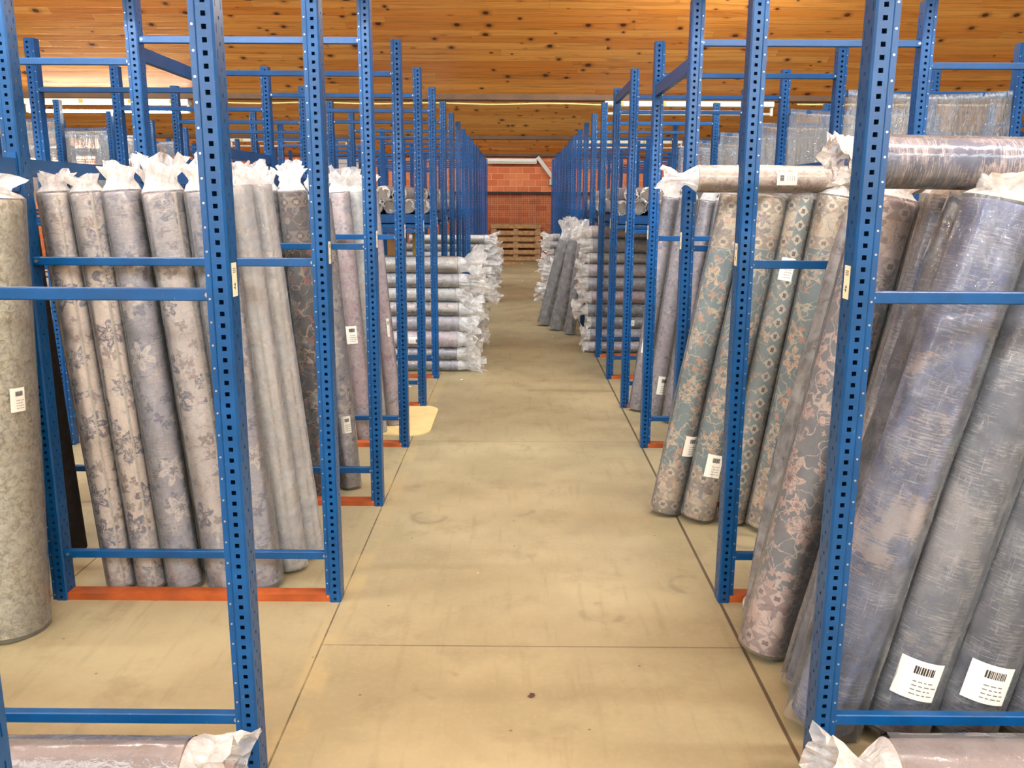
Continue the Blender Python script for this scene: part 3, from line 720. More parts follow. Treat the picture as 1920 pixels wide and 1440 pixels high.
def frame(side, xs, y, label, group, near=False, tagged=False):
    """one frame: three posts in a line across the bay, bars bolted between them. side = -1 for racks left of the aisle, whose rear is at -x"""
    root = thing('storage_rack', label, 'rack', (xs[0], y, 0), group)
    for i, x in enumerate(xs):
        u = link('upright', UP_MESH, root, (x - xs[0], 0, 0))
        # posts face the aisle in front of the row: mirror by half a turn on the right side
        flip = (side > 0) != (i == 2)
        if flip: u.rotation_euler = (0, 0, PI)
    for i, zs in ((0, (0.182, 1.28, 2.194)), (1, (0.182, 1.18, 2.10))):
        xa = xs[i] - xs[0]
        for z in zs:
            if side < 0: bl = link('cross_bar', BAR, root, (xa - 0.0355 - 0.9835, -0.008, z))
            else: bl = link('cross_bar', BAR, root, (xa + 0.0215 + 0.0, -0.008, z))
    if near:
        bt = link('floor_batten', BATTEN, root, (-0.02 if side < 0 else 1.02, 0.0, 0))
        bt['label'] = 'red-brown timber batten on the floor'
    if tagged:
        tg = link('location_tag', TAG, root, ((0.0218 if side < 0 else -0.0218), 0.0, 1.275))
        if side > 0: tg.rotation_euler = (0, 0, PI)
        tg['label'] = 'cream paper location tag with a small black arrow'
    return root
YL = lambda k: 2.031 + 1.054 * k
YR = lambda k: 2.049 + 1.054 * k
for k in range(-1, 18):
    o_ = ORD[k + 1]
    frame(-1, XPOS_L, YL(k), 'blue perforated steel rack frame, %s from the viewer on the left side of the aisle' % o_, 'racks along the left of the aisle', k < 8, 0 <= k < 7)
    if k >= 0:
        frame(1, XPOS_R, YR(k), 'blue perforated steel rack frame, %s from the viewer on the right side of the aisle' % ORD[k], 'rack frames along the right of the aisle', k < 8, 0 <= k < 7)
for k in range(4, 18):
    frame(-1, [-4.24, -5.28, -6.32], YL(k), 'blue rack frame in the second row beyond the left racks, %s from the viewer' % ORD[k - 4], 'rack frames of the second left row')
for k in range(4, 18):
    frame(1, [4.36, 5.39, 6.42], YR(k), 'blue rack frame in the second row beyond the right racks, %s from the viewer' % ORD[k - 4], 'rack frames of the second right row')
for k in range(9, 18):
    frame(-1, [-7.80, -8.84, -9.88], YL(k), 'blue rack frame in the outermost left row, %s from the viewer' % ORD[k - 9], 'rack frames of the outermost left row')

def long_beam(x, y0, y1, z, label, h=0.03):
    t = thing('rack_crosspiece', label, 'beam', (x, (y0 + y1) / 2, z), 'long beams between rack frames')
    l = (y1 - y0) / 2 - 0.042
    b = MB(); n = 0
    b.box(-0.014, 0.014, -l, l, -h, h); b.build('beam', M_BEAM, t)
    for s in (-1, 1):
        b = MB(); b.box(-0.016, 0.016, min(s * l, s * (l - 0.004)), max(s * l, s * (l - 0.004)), -h - 0.05, h + 0.02); b.build('end_plate', M_BEAM, t)
def LB(side, x, k0, z, txt):
    Y = YL if side < 0 else YR
    long_beam(x, Y(k0), Y(k0 + 1), z, txt)
for k in range(-1, 3): LB(-1, -1.72, k, 1.60, 'blue lengthwise beam at rug-top height behind the left rugs, %s from the viewer' % ORD[k + 1])
LB(-1, -1.72, 2, 2.14, 'blue lengthwise beam high up at the back of the dark charcoal rugs')
LB(-1, -1.72, 3, 1.76, 'blue lengthwise beam at the back of the left dusty pink rugs')
LB(-1, -1.72, 4, 1.63, 'blue lengthwise beam at the back of the bay in front of the left stack')
LB(-1, -4.24, 5, 1.70, 'blue lengthwise beam in the second left row, below the burning lamp')
LB(1, 0.798, 2, 2.11, 'blue lengthwise beam at the top of the aisle posts above the lilac rugs')
LB(1, 0.798, 4, 2.29, 'blue lengthwise beam at the top of the right aisle posts, farther one')
for k in range(1, 8): LB(1, 1.83, k, 1.70, 'blue lengthwise beam at the back of the right racks, %s from the viewer' % ORD[k - 1])

# ------------------------------------------------------------------ rugs
def roll_mesh(r, L, mat, seed, seg=44, nz=12, lip=90.0, bend=0.0, wob=0.012, end=None):
    """rolled rug: spiral skin with a visible lip where the rug ends"""
    rnd = random.Random(seed); b = MB()
    ph = [rnd.uniform(0, 6.28) for _ in range(4)]
    lipa = math.radians(lip)
    zs = [0.0, 0.006] + [L * i / nz for i in range(1, nz)] + [L - 0.006, L]
    idx = []
    for zi, z in enumerate(zs):
        row = []
        for k in range(seg + 1):
            th = lipa + 2 * PI * k / seg
            rr = r * (0.965 + 0.07 * k / seg)
            rr *= 1 + wob * math.sin(2 * th + ph[0] + z * 2) + wob * 0.7 * math.sin(3 * th + ph[1] - z * 3) + wob * 0.8 * math.sin(5 * z + ph[2])
            if zi in (0, len(zs) - 1): rr -= 0.006
            ox = bend * math.sin(PI * z / L)
            row.append(len(b.v)); b.v.append((ox + rr * math.cos(th), rr * math.sin(th), z))
        idx.append(row)
    uof = lambda k: (((lipa + 2 * PI * k / seg) + PI / 2 + PI) % (2 * PI) - PI)
    for i in range(len(zs) - 1):
        for k in range(seg):
            b.f.append((idx[i][k], idx[i][k + 1], idx[i + 1][k + 1], idx[i + 1][k])); b.m.append(2 if k == seg - 1 else 0)
            u0 = uof(k) * r; u1 = u0 + 2 * PI * r / seg
            b.uv[len(b.f) - 1] = [(u0, zs[i]), (u1, zs[i]), (u1, zs[i + 1]), (u0, zs[i + 1])]
        b.f.append((idx[i][seg], idx[i][0], idx[i + 1][0], idx[i + 1][seg])); b.m.append(2)
    for row, zc, rev in ((idx[0], 0.0, True), (idx[-1], L, False)):
        c = len(b.v); b.v.append((0, 0, zc - (0.004 if zc else -0.004)))
        for k in range(seg):
            b.f.append((row[k + 1], row[k], c) if rev else (row[k], row[k + 1], c)); b.m.append(1)
    me = b.mesh('roll', [mat, end or M_END, M_BIND], True)
    return me

def crumple(b, z0, r, rnd, h, flare, seg, rows=6, mi=1, neck=0.55, dirz=1, lift=0.0):
    """gathered and crumpled mouth of a sleeve, continued from radius r at z0: broad folds whose creases wander"""
    nf = rnd.choice((4, 5, 6)); p1, p2, p3 = (rnd.uniform(0, 6.28) for _ in range(3))
    ox, oy = rnd.uniform(-.3, .3) * r, rnd.uniform(-.3, .3) * r
    knots = [rnd.uniform(0.72, 1.28) for _ in range(9)]
    base = []
    for i in range(rows + 1):
        f = i / rows
        prof = 1.0 + (neck - 1.0) * (f / 0.4) if f < 0.4 else neck + (flare - neck) * (f - 0.4) / 0.6
        row = []
        for k in range(seg):
            th = 2 * PI * k / seg
            kk = k / seg * 9; ia = int(kk) % 9; kn = knots[ia] + (knots[(ia + 1) % 9] - knots[ia]) * (kk - int(kk))
            fold = 1 + f * (0.20 * math.sin(nf * th + p1 + 2.2 * f) + 0.13 * math.sin((2 * nf + 1) * th + p2 - 3 * f)) + (rnd.uniform(-0.07, 0.07) if i else 0)
            rr = r * prof * max(0.15, fold)
            z = z0 + dirz * h * (f * kn + (rnd.uniform(-0.05, 0.05) + 0.10 * f * math.sin(3 * th + p3) if i else 0))
            row.append(len(b.v)); b.v.append((rr * math.cos(th) + ox * f * f, rr * math.sin(th) + oy * f * f, z))
        base.append(row)
    for i in range(rows):
        for k in range(seg):
            j = (k + 1) % seg
            q = (base[i][k], base[i][j], base[i + 1][j], base[i + 1][k])
            b.f.append(q if dirz > 0 else q[::-1]); b.m.append(mi)

def sleeve_mesh(r, L, seed, loose=0.10, top=0.09, bottom=0.0, milky=False, flare=0.95, neck=0.6, bend=0.0, seg=40, nz=16, skew=0.0, z_in=0.0):
    rnd = random.Random(seed * 13 + 5); b = MB()
    ph = [rnd.uniform(0, 6.28) for _ in range(6)]
    rows = []; za, zb = -0.002 + z_in, L + 0.006
    for i in range(nz + 1):
        z = za + (zb - za) * i / nz; row = []
        for k in range(seg):
            th = 2 * PI * k / seg
            fold = max(0.0, math.sin(3 * th + ph[0] + 1.5 * z)) ** 2 + 0.7 * max(0.0, math.sin(5 * th + ph[1] - 2.2 * z)) ** 3 + 0.35 * math.sin(9 * th + ph[2] + 5 * z) ** 2
            rr = r * (1.065 + loose * 0.6 * fold) + rnd.uniform(0, 0.0015)
            if skew: rr *= 1 + skew * max(0.0, math.cos(th - PI)) ** 3 * math.sin(PI * min(1, max(0, z / L))) 
            ox = bend * math.sin(PI * min(1, max(0, z / L)))
            row.append(len(b.v)); b.v.append((ox + rr * math.cos(th), rr * math.sin(th), z))
        rows.append(row)
    for i in range(nz):
        for k in range(seg):
            j = (k + 1) % seg
            b.f.append((rows[i][k], rows[i][j], rows[i + 1][j], rows[i + 1][k])); b.m.append(0)
    nb = len(b.f)
    if top: crumple(b, zb, r * 1.07, rnd, top, flare, seg, 6, 1, neck, 1)
    if bottom: crumple(b, za, r * 1.05, rnd, bottom, 0.8, seg, 5, 1, neck, -1)
    me = b.mesh('plastic_sleeve', [M_FILM_MILKY if milky else M_FILM, M_CRUMPLE])
    sm = [i < nb for i in range(len(b.f))]
    me.polygons.foreach_set('use_smooth', sm)
    return me

def label_mesh(r, w, h, seed, seg=8):
    """paper sticker bent round the roll (centred on -y), with barcode and lines of small print"""
    rnd = random.Random(seed); b = MB()
    def P(s, z, e=0.0):
        a = -PI / 2 + s / r
        return ((r + e) * math.cos(a), (r + e) * math.sin(a), z)
    for i in range(seg):
        s0, s1 = -w / 2 + w * i / seg, -w / 2 + w * (i + 1) / seg
        b.quad(P(s0, 0), P(s1, 0), P(s1, h), P(s0, h), 0)
        b.quad(P(s0, h, 0.0006), P(s1, h, 0.0006), P(s1, 0, 0.0006), P(s0, 0, 0.0006)[::1], 0) if False else None
    e = 0.0012; s = -w * 0.16
    while s < w * 0.30:
        bw = rnd.choice((0.0012, 0.0018, 0.0030)) * w / 0.075
        b.quad(P(s, h * 0.66, e), P(s + bw, h * 0.66, e), P(s + bw, h * 0.86, e), P(s, h * 0.86, e), 1)
        s += bw + rnd.choice((0.001, 0.0016)) * w / 0.075
    for q in range(4):
        z = h * (0.46 - 0.11 * q); s = -w * 0.12
        while s < w * 0.34:
            bw = rnd.uniform(0.004, 0.010) * w / 0.075
            b.quad(P(s, z, e), P(s + bw, z, e), P(s + bw, z + h * 0.03, e), P(s, z + h * 0.03, e), 2)
            s += bw + 0.003 * w / 0.075
    return b.mesh('paper_label', [M_PAPER, M_INK, M_INKPALE])

RUG_N = [0]
def rug(base, top, r, style, label, group, loose=0.10, tuft=0.09, bottom=0.0, milky=False, flare=0.95, neck=0.6, sticker=None, lip=90.0,
        bend=0.0, spin=0.0, skew=0.0, seg=40, end=None, sleeve=True, cat='rug', nz=16):
    """a rolled rug from base point to top point (centres of its two ends)"""
    RUG_N[0] += 1; seed = RUG_N[0]
    p0, p1 = Vector(base), Vector(top); L = (p1 - p0).length; zl = (p1 - p0).normalized()
    ref = Vector((0, 1, 0)) if abs(zl.y) < 0.9 else Vector((0, 0, 1))
    xl = ref.cross(zl).normalized(); yl = zl.cross(xl)
    M = Matrix.Identity(4)
    for i in range(3): M[i][0], M[i][1], M[i][2], M[i][3] = xl[i], yl[i], zl[i], p0[i]
    root = thing('rolled_rug', label, cat, p0, group)
    root.matrix_world = M @ Matrix.Rotation(spin, 4, 'Z')
    link('roll', roll_mesh(r, L, ST[style], seed, seg, 12, lip, bend, end=end), root)
    if sleeve:
        s = link('plastic_sleeve', sleeve_mesh(r, L, seed, loose, tuft, bottom, milky, flare, neck, bend, seg if seg > 30 else seg, nz, skew), root)
        s['label'] = 'clear plastic sleeve, crumpled at the mouth'
    if sticker:
        w, h, z, ang = sticker
        lb = link('paper_label', label_mesh(r * (1.10 + loose * 0.5), w, h, seed), root, (0, 0, z))
        lb.rotation_euler = (0, 0, math.radians(ang))
        lb['label'] = 'white paper label with a barcode'
    return root
def lean(bx, by, tx, ty, tz, r, style, label, group, **kw):
    """rug standing on the floor and leaning; its lower rim is set on the floor"""
    d = Vector((tx - bx, ty - by, tz)).normalized()
    z0 = (r * 1.07) * math.sqrt(max(0, 1 - d.z * d.z)) + 0.006
    return rug((bx, by, z0), (tx, ty, tz), r, style, label, group, **kw)

# --- left, first bay: five floral rugs and paler ones behind
G1 = 'rugs leaning in the nearest full left bay'
lean(-1.550, 3.190, -1.662, 3.19, 1.514, .054, 'cream', 'slim cream floral rug roll, farthest from the aisle in its bay', G1, lip=-55, tuft=.07)
lean(-1.428, 3.190, -1.544, 3.19, 1.515, .056, 'cream', 'slim cream floral rug roll, second from the back post, cream bound edge showing', G1, lip=-50, tuft=.06)
lean(-1.301, 3.195, -1.426, 3.20, 1.520, .063, 'greyblue', 'grey-blue worn rug roll between cream ones in the nearest left bay', G1, tuft=.10, loose=.06)
lean(-1.231, 3.340, -1.363, 3.36, 1.517, .048, 'greyblue', 'thin grey floral rug roll standing behind the front row, left of the aisle', G1)
lean(-1.138, 3.200, -1.276, 3.20, 1.517, .068, 'greycream', 'cream rug roll with dark grey blossoms, second from the aisle post', G1, lip=-30, tuft=.11)
lean(-0.998, 3.210, -1.121, 3.21, 1.521, .072, 'greyblue', 'grey-blue rug roll with pale flowers behind the near left post', G1, tuft=.12, loose=.12)
lean(-0.925, 3.365, -1.070, 3.375, 1.539, .062, 'pale', 'pale back-faced rug roll leaning beside the near left post', G1, tuft=.08, milky=True, lip=-60)
lean(-0.880, 3.500, -1.030, 3.51, 1.544, .055, 'pale', 'slim pale rug roll at the aisle end of the nearest full left bay', G1, tuft=.08, milky=True, lip=-40)
lean(-1.03, 3.55, -1.20, 3.56, 1.53, .06, 'pale', 'pale rug roll half hidden at the back of the nearest full left bay', G1, tuft=.1, milky=True)
for q, (x, y) in enumerate(((-1.735, 3.78), (-1.93, 3.50), (-2.09, 3.56), (-2.25, 3.50), (-2.42, 3.54), (-2.58, 3.50))):  # added rolls, coloured near black to stand in for the unlit gap
    lean(x, y, x - .07, y, 1.36 + .03 * (q % 2), .082, 'black', 'added near-black roll darkening the gap behind the rear left post, %s from that post' % ORD[q], 'added dark rolls in the rear left section', sleeve=False, end=M_END_DARK)
for q, (x, y) in enumerate(((-1.90, 2.62), (-2.20, 2.25), (-2.40, 2.5))[1:]):  # more added rolls that keep the space behind the shaggy one dark
    lean(x, y, x - .05, y, 1.42, .09, 'black', 'added near-black roll darkening the gap behind the shaggy cream one, %s from it' % ORD[q], 'added dark rolls behind the shaggy roll', sleeve=False, end=M_END_DARK)
# --- left, second bay: charcoal rugs
G2 = 'rugs leaning in the second left bay'
lean(-1.195, 4.270, -1.305, 4.27, 1.529, .052, 'darkteal', 'thin charcoal rug roll, leftmost and half hidden in the dark group', G2, tuft=.08, end=M_END_DARK)
lean(-1.087, 4.262, -1.197, 4.262, 1.529, .050, 'darkteal', 'charcoal rug roll with a teal and cream border strip', G2, tuft=.10, end=M_END_DARK)
lean(-0.975, 4.262, -1.080, 4.262, 1.530, .062, 'dark', 'charcoal rug roll with cream vine scroll and red blossoms', G2, tuft=.09, end=M_END_DARK, loose=.14)
lean(-0.875, 4.40, -0.985, 4.40, 1.491, .055, 'greyblue', 'grey rug roll with pinkish flowers behind the charcoal ones', G2, tuft=.10, sticker=(.05, .09, .30, 25))
lean(-1.02, 4.42, -1.13, 4.42, 1.55, .055, 'pale', 'pale rug roll hidden behind the charcoal rugs', G2, tuft=.10, milky=True)
# --- left, third bay: dusty pink
G3 = 'rugs leaning in the third left bay'
lean(-1.075, 5.42, -1.185, 5.42, 1.50, .055, 'greyblue', 'grey rug roll at the back of the dusty pink group', G3)
lean(-0.960, 5.320, -1.066, 5.320, 1.533, .060, 'pink', 'dusty pink rug roll with a white barcode label at mid height', G3, sticker=(.07, .11, .62, 0), loose=.05, tuft=.12)
lean(-0.900, 5.50, -1.010, 5.50, 1.535, .055, 'pale', 'pale grey-white rug roll between two dusty pink ones', G3, tuft=.12, milky=True)
lean(-0.825, 5.70, -0.955, 5.70, 1.537, .058, 'pink', 'dusty pink rug roll standing on the plywood sheet', G3, tuft=.10, loose=.06, sticker=(.02, .12, .60, 40))
lean(-0.93, 5.85, -1.06, 5.85, 1.52, .055, 'pink', 'dusty pink rug roll at the rear of its group by the plywood sheet', G3, tuft=.13)
# --- left, shaggy cream rolls standing in the empty bay
lean(-1.795, 2.83, -1.735, 2.85, 1.495, .125, 'shaggy', 'thick shaggy cream rug roll standing in the empty left bay', 'shaggy cream rolls', tuft=.06, loose=.04, flare=.9, sticker=(.05, .08, .80, 62))
lean(-1.985, 2.50, -1.93, 2.50, 1.47, .10, 'shaggy', 'shaggy cream rug roll farthest left, cut by the picture edge', 'shaggy cream rolls', tuft=.05, loose=.04, flare=.7)
# --- rolls lying on the floor across the near bays
rug((-2.05, 1.88, .105), (-0.80, 1.885, .105), .088, 'plaingrey', 'grey rug roll in plastic lying on the floor below the near left crossbar', 'rolls lying on the floor', tuft=.13, flare=1.0, neck=.95, loose=.16)
rug((2.0, 1.90, .11), (0.93, 1.895, .11), .09, 'plaingrey', 'grey rug roll in plastic lying on the floor below the near right crossbar', 'rolls lying on the floor', tuft=.17, neck=.35, flare=.9, loose=.14)
# --- right, nearest bay: denim blue rolls and grey floral ones
G4 = 'rugs leaning in the nearest right bay'
lean(0.895, 2.275, 1.235, 2.275, 1.496, .088, 'denim', 'broad denim-blue rug roll in loose plastic behind the nearest right post', G4, loose=.30, skew=.20, tuft=.06, milky=False)
lean(1.090, 2.27, 1.42, 2.27, 1.497, .090, 'denimgrey', 'slate-blue rug roll with a white barcode label near its foot, left one', G4, loose=.16, sticker=(.12, .115, .13, -12))
lean(1.285, 2.27, 1.605, 2.27, 1.497, .090, 'denimdark', 'dark slate rug roll with a white barcode label near its foot, right one', G4, loose=.14, sticker=(.12, .115, .12, -10))
lean(1.475, 2.28, 1.79, 2.28, 1.494, .090, 'denimdark', 'dark slate rug roll at the right edge of the picture', G4, loose=.14)
lean(1.64, 2.32, 1.95, 2.32, 1.494, .060, 'denimgrey', 'slim slate rug roll by the rear post of the nearest right bay', G4, loose=.14)
lean(1.20, 2.47, 1.49, 2.47, 1.48, .08, 'denim', 'denim-blue rug roll half hidden between two labelled slate rolls', G4, loose=.1, sticker=(.09, .10, .22, 0))
lean(0.905, 2.475, 1.205, 2.475, 1.504, .055, 'denimgrey', 'thin grey-blue rug roll in shiny plastic left of the broad denim one', G4, loose=.35, tuft=.05)
lean(0.850, 2.705, 1.128, 2.705, 1.506, .080, 'greyfloral', 'grey rug roll with pink blossoms and a cream border at its foot', G4, loose=.06, tuft=.06)
lean(1.000, 2.660, 1.28, 2.66, 1.507, .065, 'greyfloralstrip', 'grey and pink rug roll with a lozenge border, behind the nearest right post', G4, tuft=.06, spin=-.5)
lean(0.905, 2.90, 1.18, 2.90, 1.50, .055, 'greyfloral', 'narrow maroon-tinted rug roll in a baggy sleeve behind the grey floral one', G4, loose=.75, milky=True, skew=.5, tuft=.06)
# --- right, second bay: teal floral
G5 = 'rugs leaning in the second right bay'
lean(0.735, 4.04, 1.000, 4.04, 1.516, .068, 'teal', 'teal floral rug roll, the one nearest the aisle, foot over the floor joint', G5, sticker=(.075, .10, .30, 30), loose=.08, tuft=.05)
lean(0.880, 3.96, 1.128, 3.96, 1.516, .074, 'teal', 'teal floral rug roll, second from the aisle, barcode label near its foot', G5, sticker=(.075, .11, .22, 0), loose=.08, tuft=.05)
lean(1.030, 3.92, 1.262, 3.92, 1.512, .062, 'tealstrip', 'teal and cream rug roll with a chain of lozenges down its length', G5, loose=.05, tuft=.08, sticker=(.06, .10, 1.15, 12), spin=-.55)
lean(1.160, 3.84, 1.375, 3.84, 1.518, .072, 'teal', 'teal floral rug roll farthest from the aisle, clusters of peach blossoms', G5, loose=.08, tuft=.08)
lean(1.115, 4.03, 1.30, 4.03, 1.50, .05, 'darkgrey', 'dark thin rug roll in the gap behind the lozenge-bordered one', G5)
lean(1.32, 3.88, 1.52, 3.88, 1.50, .065, 'teal', 'teal rug roll hidden behind the nearest right post', G5, loose=.12)
# --- right, third and fourth bays: lilac grey
G6 = 'rugs leaning in the third right bay'
lean(0.890, 6.165, 1.075, 6.165, 1.514, .060, 'lilac', 'lilac-grey rug roll, nearest the aisle, small label on its side', G6, sticker=(.06, .10, .42, -20), tuft=.10)
lean(0.985, 5.99, 1.16, 5.99, 1.507, .060, 'lilac', 'lilac-grey rug roll with rosettes, second from the aisle', G6, tuft=.10, sticker=(.07, .13, .16, 10))
lean(1.075, 5.82, 1.26, 5.82, 1.494, .058, 'lilac', 'lilac-grey rug roll with pale roundels at its foot, third from the aisle', G6, tuft=.10)
lean(1.165, 5.70, 1.335, 5.70, 1.49, .055, 'greyblue', 'grey-lilac rug roll, fourth from the aisle behind the teal ones', G6, tuft=.09)
lean(1.15, 5.02, 1.34, 5.02, 1.515, .062, 'darkgrey', 'dark grey patterned rug roll just left of the teal group', G6, tuft=.03)
lean(1.32, 5.35, 1.50, 5.35, 1.515, .062, 'lilac', 'lilac rug roll at the back of the third right bay', G6, tuft=.10)
# --- rolls lying on top of the leaning rugs
rug((2.05, 2.36, 1.590), (0.885, 2.34, 1.600), .062, 'bluepink', 'blue and pink worn rug roll lying on top of the nearest right rugs', 'rolls lying on the leaning rugs', loose=.05, tuft=.06, neck=.9)
rug((1.85, 3.85, 1.592), (0.78, 3.85, 1.592), .053, 'beige', 'beige medallion rug roll lying on top of the teal rugs, twisted plastic end', 'rolls lying on the leaning rugs', loose=.05, tuft=.14, neck=.3, flare=1.0, sticker=(.055, .085, .66, 0))
# --- leaning taupe rolls in the aisle on the right
G7 = 'taupe rolls leaning in the aisle'
lean(0.340, 10.50, 0.590, 10.50, 1.02, .075, 'plaingrey', 'plain taupe rug roll leaning in the aisle, leftmost of three', G7, milky=True, tuft=.24, loose=.2, neck=.8, flare=1.5)
lean(0.470, 10.12, 0.690, 10.10, 1.044, .075, 'plaingrey', 'plain taupe rug roll leaning in the aisle, middle of three', G7, milky=True, tuft=.24, loose=.2, neck=.8, flare=1.5)
lean(0.610, 9.80, 0.735, 9.80, 1.013, .055, 'plaingrey', 'plain taupe rug roll leaning in the aisle, rightmost of three', G7, milky=True, tuft=.08, loose=.15)

# --- stacks of rolls lying across the bays, plastic mouths in the aisle
def stack(side, y, xend, radii, styles, group, words, spread=.10, tufts=(.14, .30), depth=1.1, seg=26, flares=(1.4, 2.1)):
    rnd = random.Random(int(y * 100) + side * 7)
    z = 0.008
    for i, r in enumerate(radii):
        z += r * 1.06
        xe = xend + rnd.uniform(-spread, spread) * 0.5
        dy = rnd.uniform(-0.012, 0.012)
        a = (side * (abs(xe) + depth), y + dy, z); e = (xe, y + dy + rnd.uniform(-.01, .01), z)
        pos = 'topmost' if i == len(radii) - 1 else ('lowest' if i == 0 else ORD[i] + ' from the floor')
        rug(a, e, r, styles[i % len(styles)], 'rug roll in crumpled plastic, %s %s' % (pos, words), group,
            loose=.10, tuft=rnd.uniform(*tufts), neck=rnd.uniform(.65, 1.0), flare=rnd.uniform(*flares), milky=(i % 3 != 1), seg=seg, nz=8,
            sticker=((.06, .09, depth - .42, 0) if (i in (2,) and y < 9) else None))
        z += r * 1.06
stack(-1, 7.60, -0.545, [.045, .054, .068, .065, .058, .058, .058, .068], ['lilac', 'greyblue', 'pink', 'lilac', 'greycream', 'pale', 'greycream', 'pale'],
      'rolls in the nearest left stack', 'in the nearest left stack', tufts=(.13, .28), flares=(1.5, 2.2))
stack(-1, 8.75, -0.52, [.06, .06, .06, .06, .055], ['plaingrey', 'pale', 'greyblue', 'pale'], 'rolls in the second left stack', 'in the second left stack', tufts=(.15, .26))
stack(-1, 12.95, -0.52, [.058] * 8, ['pale', 'greyblue', 'plaingrey', 'pale'], 'rolls in the third left stack', 'in the third left stack', tufts=(.18, .30))
stack(-1, 15.10, -0.50, [.058] * 6, ['pale', 'plaingrey', 'pale'], 'rolls in the fourth left stack', 'in the fourth left stack', tufts=(.18, .30))
stack(1, 8.62, 0.735, [.054, .058, .058, .058, .063, .063, .06, .052, .065, .057], ['pink', 'lilac', 'plaingrey', 'darkgrey', 'pink', 'lilac', 'pink', 'pale', 'lilac', 'pink'],
      'rolls in the nearest right stack', 'in the nearest right stack', tufts=(.05, .15), spread=.04, flares=(1.1, 1.7))
stack(1, 13.25, 0.62, [.058] * 5, ['pale', 'plaingrey', 'pale'], 'rolls in the second right stack', 'in the second right stack', tufts=(.14, .24))
stack(1, 15.9, 0.66, [.06] * 7, ['pale', 'plaingrey', 'pale'], 'rolls in the third right stack', 'in the third right stack', tufts=(.14, .24))

# --- raised shelves with rolls lying lengthwise, ends towards the viewer
def shelf(side, y0, y1, z, words):
    x0, x1 = sorted((side * 0.74, side * 1.69)); x0 += 0.11 if side > 0 else 0; x1 += 0.09 if side > 0 else 0
    t = thing('rack_shelf', 'blue steel shelf holding wrapped rolls, %s' % words, 'shelf', ((x0 + x1) / 2, (y0 + y1) / 2, z))
    hx, hy = (x1 - x0) / 2, (y1 - y0) / 2
    b = MB(); b.box(-hx, hx, -hy + 0.03, hy - 0.03, 0.028, 0.038); b.build('shelf_panel', M_BLUE, t)
    for s in (-1, 1):
        b = MB(); b.box(min(s * hx, s * (hx - 0.03)), max(s * hx, s * (hx - 0.03)), -hy, hy, -0.03, 0.028); b.build('long_beam', M_BLUE, t)
        b = MB(); b.box(-hx + 0.03, hx - 0.03, min(s * hy, s * (hy - 0.03)), max(s * hy, s * (hy - 0.03)), -0.03, 0.028); b.build('end_beam', M_BLUE, t)
def shelf_rolls(side, y0, xs_low, xs_top, r, z, group, words, L=1.45):
    rnd = random.Random(int(y0 * 31) + side)
    names = [(x, z + r * 1.12, 'bottom layer') for x in xs_low] + [(x, z + r * 1.12 + r * 1.95, 'top layer') for x in xs_top]
    cnt = {}
    for x, zz, layer in names:
        cnt[layer] = cnt.get(layer, 0) + 1
        yy = y0 + rnd.uniform(-.05, .05)
        rug((side * x, yy + L, zz), (side * x, yy, zz), r, rnd.choice(['plaingrey', 'pale', 'pale']), 'wrapped roll, %s from the aisle, %s, %s' % (ORD[cnt[layer] - 1], layer, words), group,
            loose=.12, tuft=rnd.choice((.05, .09)), neck=.95, flare=.9, milky=True, seg=24, nz=6)
shelf(-1, YL(5) + 0.06, YL(9) - 0.06, 1.335, 'left of the aisle')
shelf(1, YR(5) + 0.06, YR(9) - 0.06, 1.335, 'right of the aisle')
low = [.80, .93, 1.06, 1.19, 1.32, 1.45]; hi = [.865, .995, 1.125, 1.255, 1.385]
shelf_rolls(-1, 7.50, low, hi[1:], .056, 1.375, 'rolls at the near end of the left shelf', 'near end of the left shelf')
shelf_rolls(-1, 9.40, low, hi[:3], .056, 1.375, 'rolls at the far end of the left shelf', 'far end of the left shelf')
low2 = [.90, 1.03, 1.16, 1.29, 1.42, 1.55]; hi2 = [.965, 1.095, 1.225, 1.355]
shelf_rolls(1, 7.50, low2, hi2, .056, 1.375, 'rolls at the near end of the right shelf', 'near end of the right shelf')
shelf_rolls(1, 9.40, low2, hi2[:3], .056, 1.375, 'rolls at the far end of the right shelf', 'far end of the right shelf')

# ------------------------------------------------------------------ hanging plastic sheets over the rear bars
def sheet(x0, x1, y, z_top, drop, label, group, seed, sag=0.03):
    rnd = random.Random(seed); b = MB(); nx, nz = 46, 16
    ph = [rnd.uniform(0, 6.28) for _ in range(4)]
    rows = []
    prof = [(-1, j / nz) for j in range(nz, -1, -1)] + [(1, j / nz) for j in range(0, nz + 1)]
    for sgn, f in prof:
        row = []
        for i in range(nx + 1):
            u = i / nx; x = x0 + (x1 - x0) * u
            z = z_top - sag * math.sin(PI * u) * 0.5 - f * drop + (0.004 if f == 0 else 0)
            w = (0.016 * math.sin(u * 21 + ph[0]) + 0.010 * math.sin(u * 47 + ph[1]) + rnd.uniform(-.004, .004)) * (0.25 + f)
            row.append(len(b.v)); b.v.append((x, y + sgn * (0.017 + 0.01 * f) + w, z))
        rows.append(row)
    for a in range(len(rows) - 1):
        for i in range(nx):
            b.f.append((rows[a][i], rows[a][i + 1], rows[a + 1][i + 1], rows[a + 1][i])); b.m.append(0)
    o = b.build('plastic_sheet', M_SHEET, None, True)
    return tag(o, label, 'plastic sheet', group)
for k in range(3, 9):
    sheet(1.88, 2.82, YR(k) - 0.008, 2.118, 0.62, 'clear crinkled plastic sheet over the rear bar of the %s right rack frame' % ORD[k], 'plastic sheets over the right rear bars', 50 + k, .05)
for k in range(6, 10):
    sheet(-5.24, -4.28, YL(k) - 0.008, 2.212, 0.75, 'clear plastic sheet hanging in the second left row on its %s frame' % ORD[k - 4], 'plastic sheets in the second left row', 70 + k)
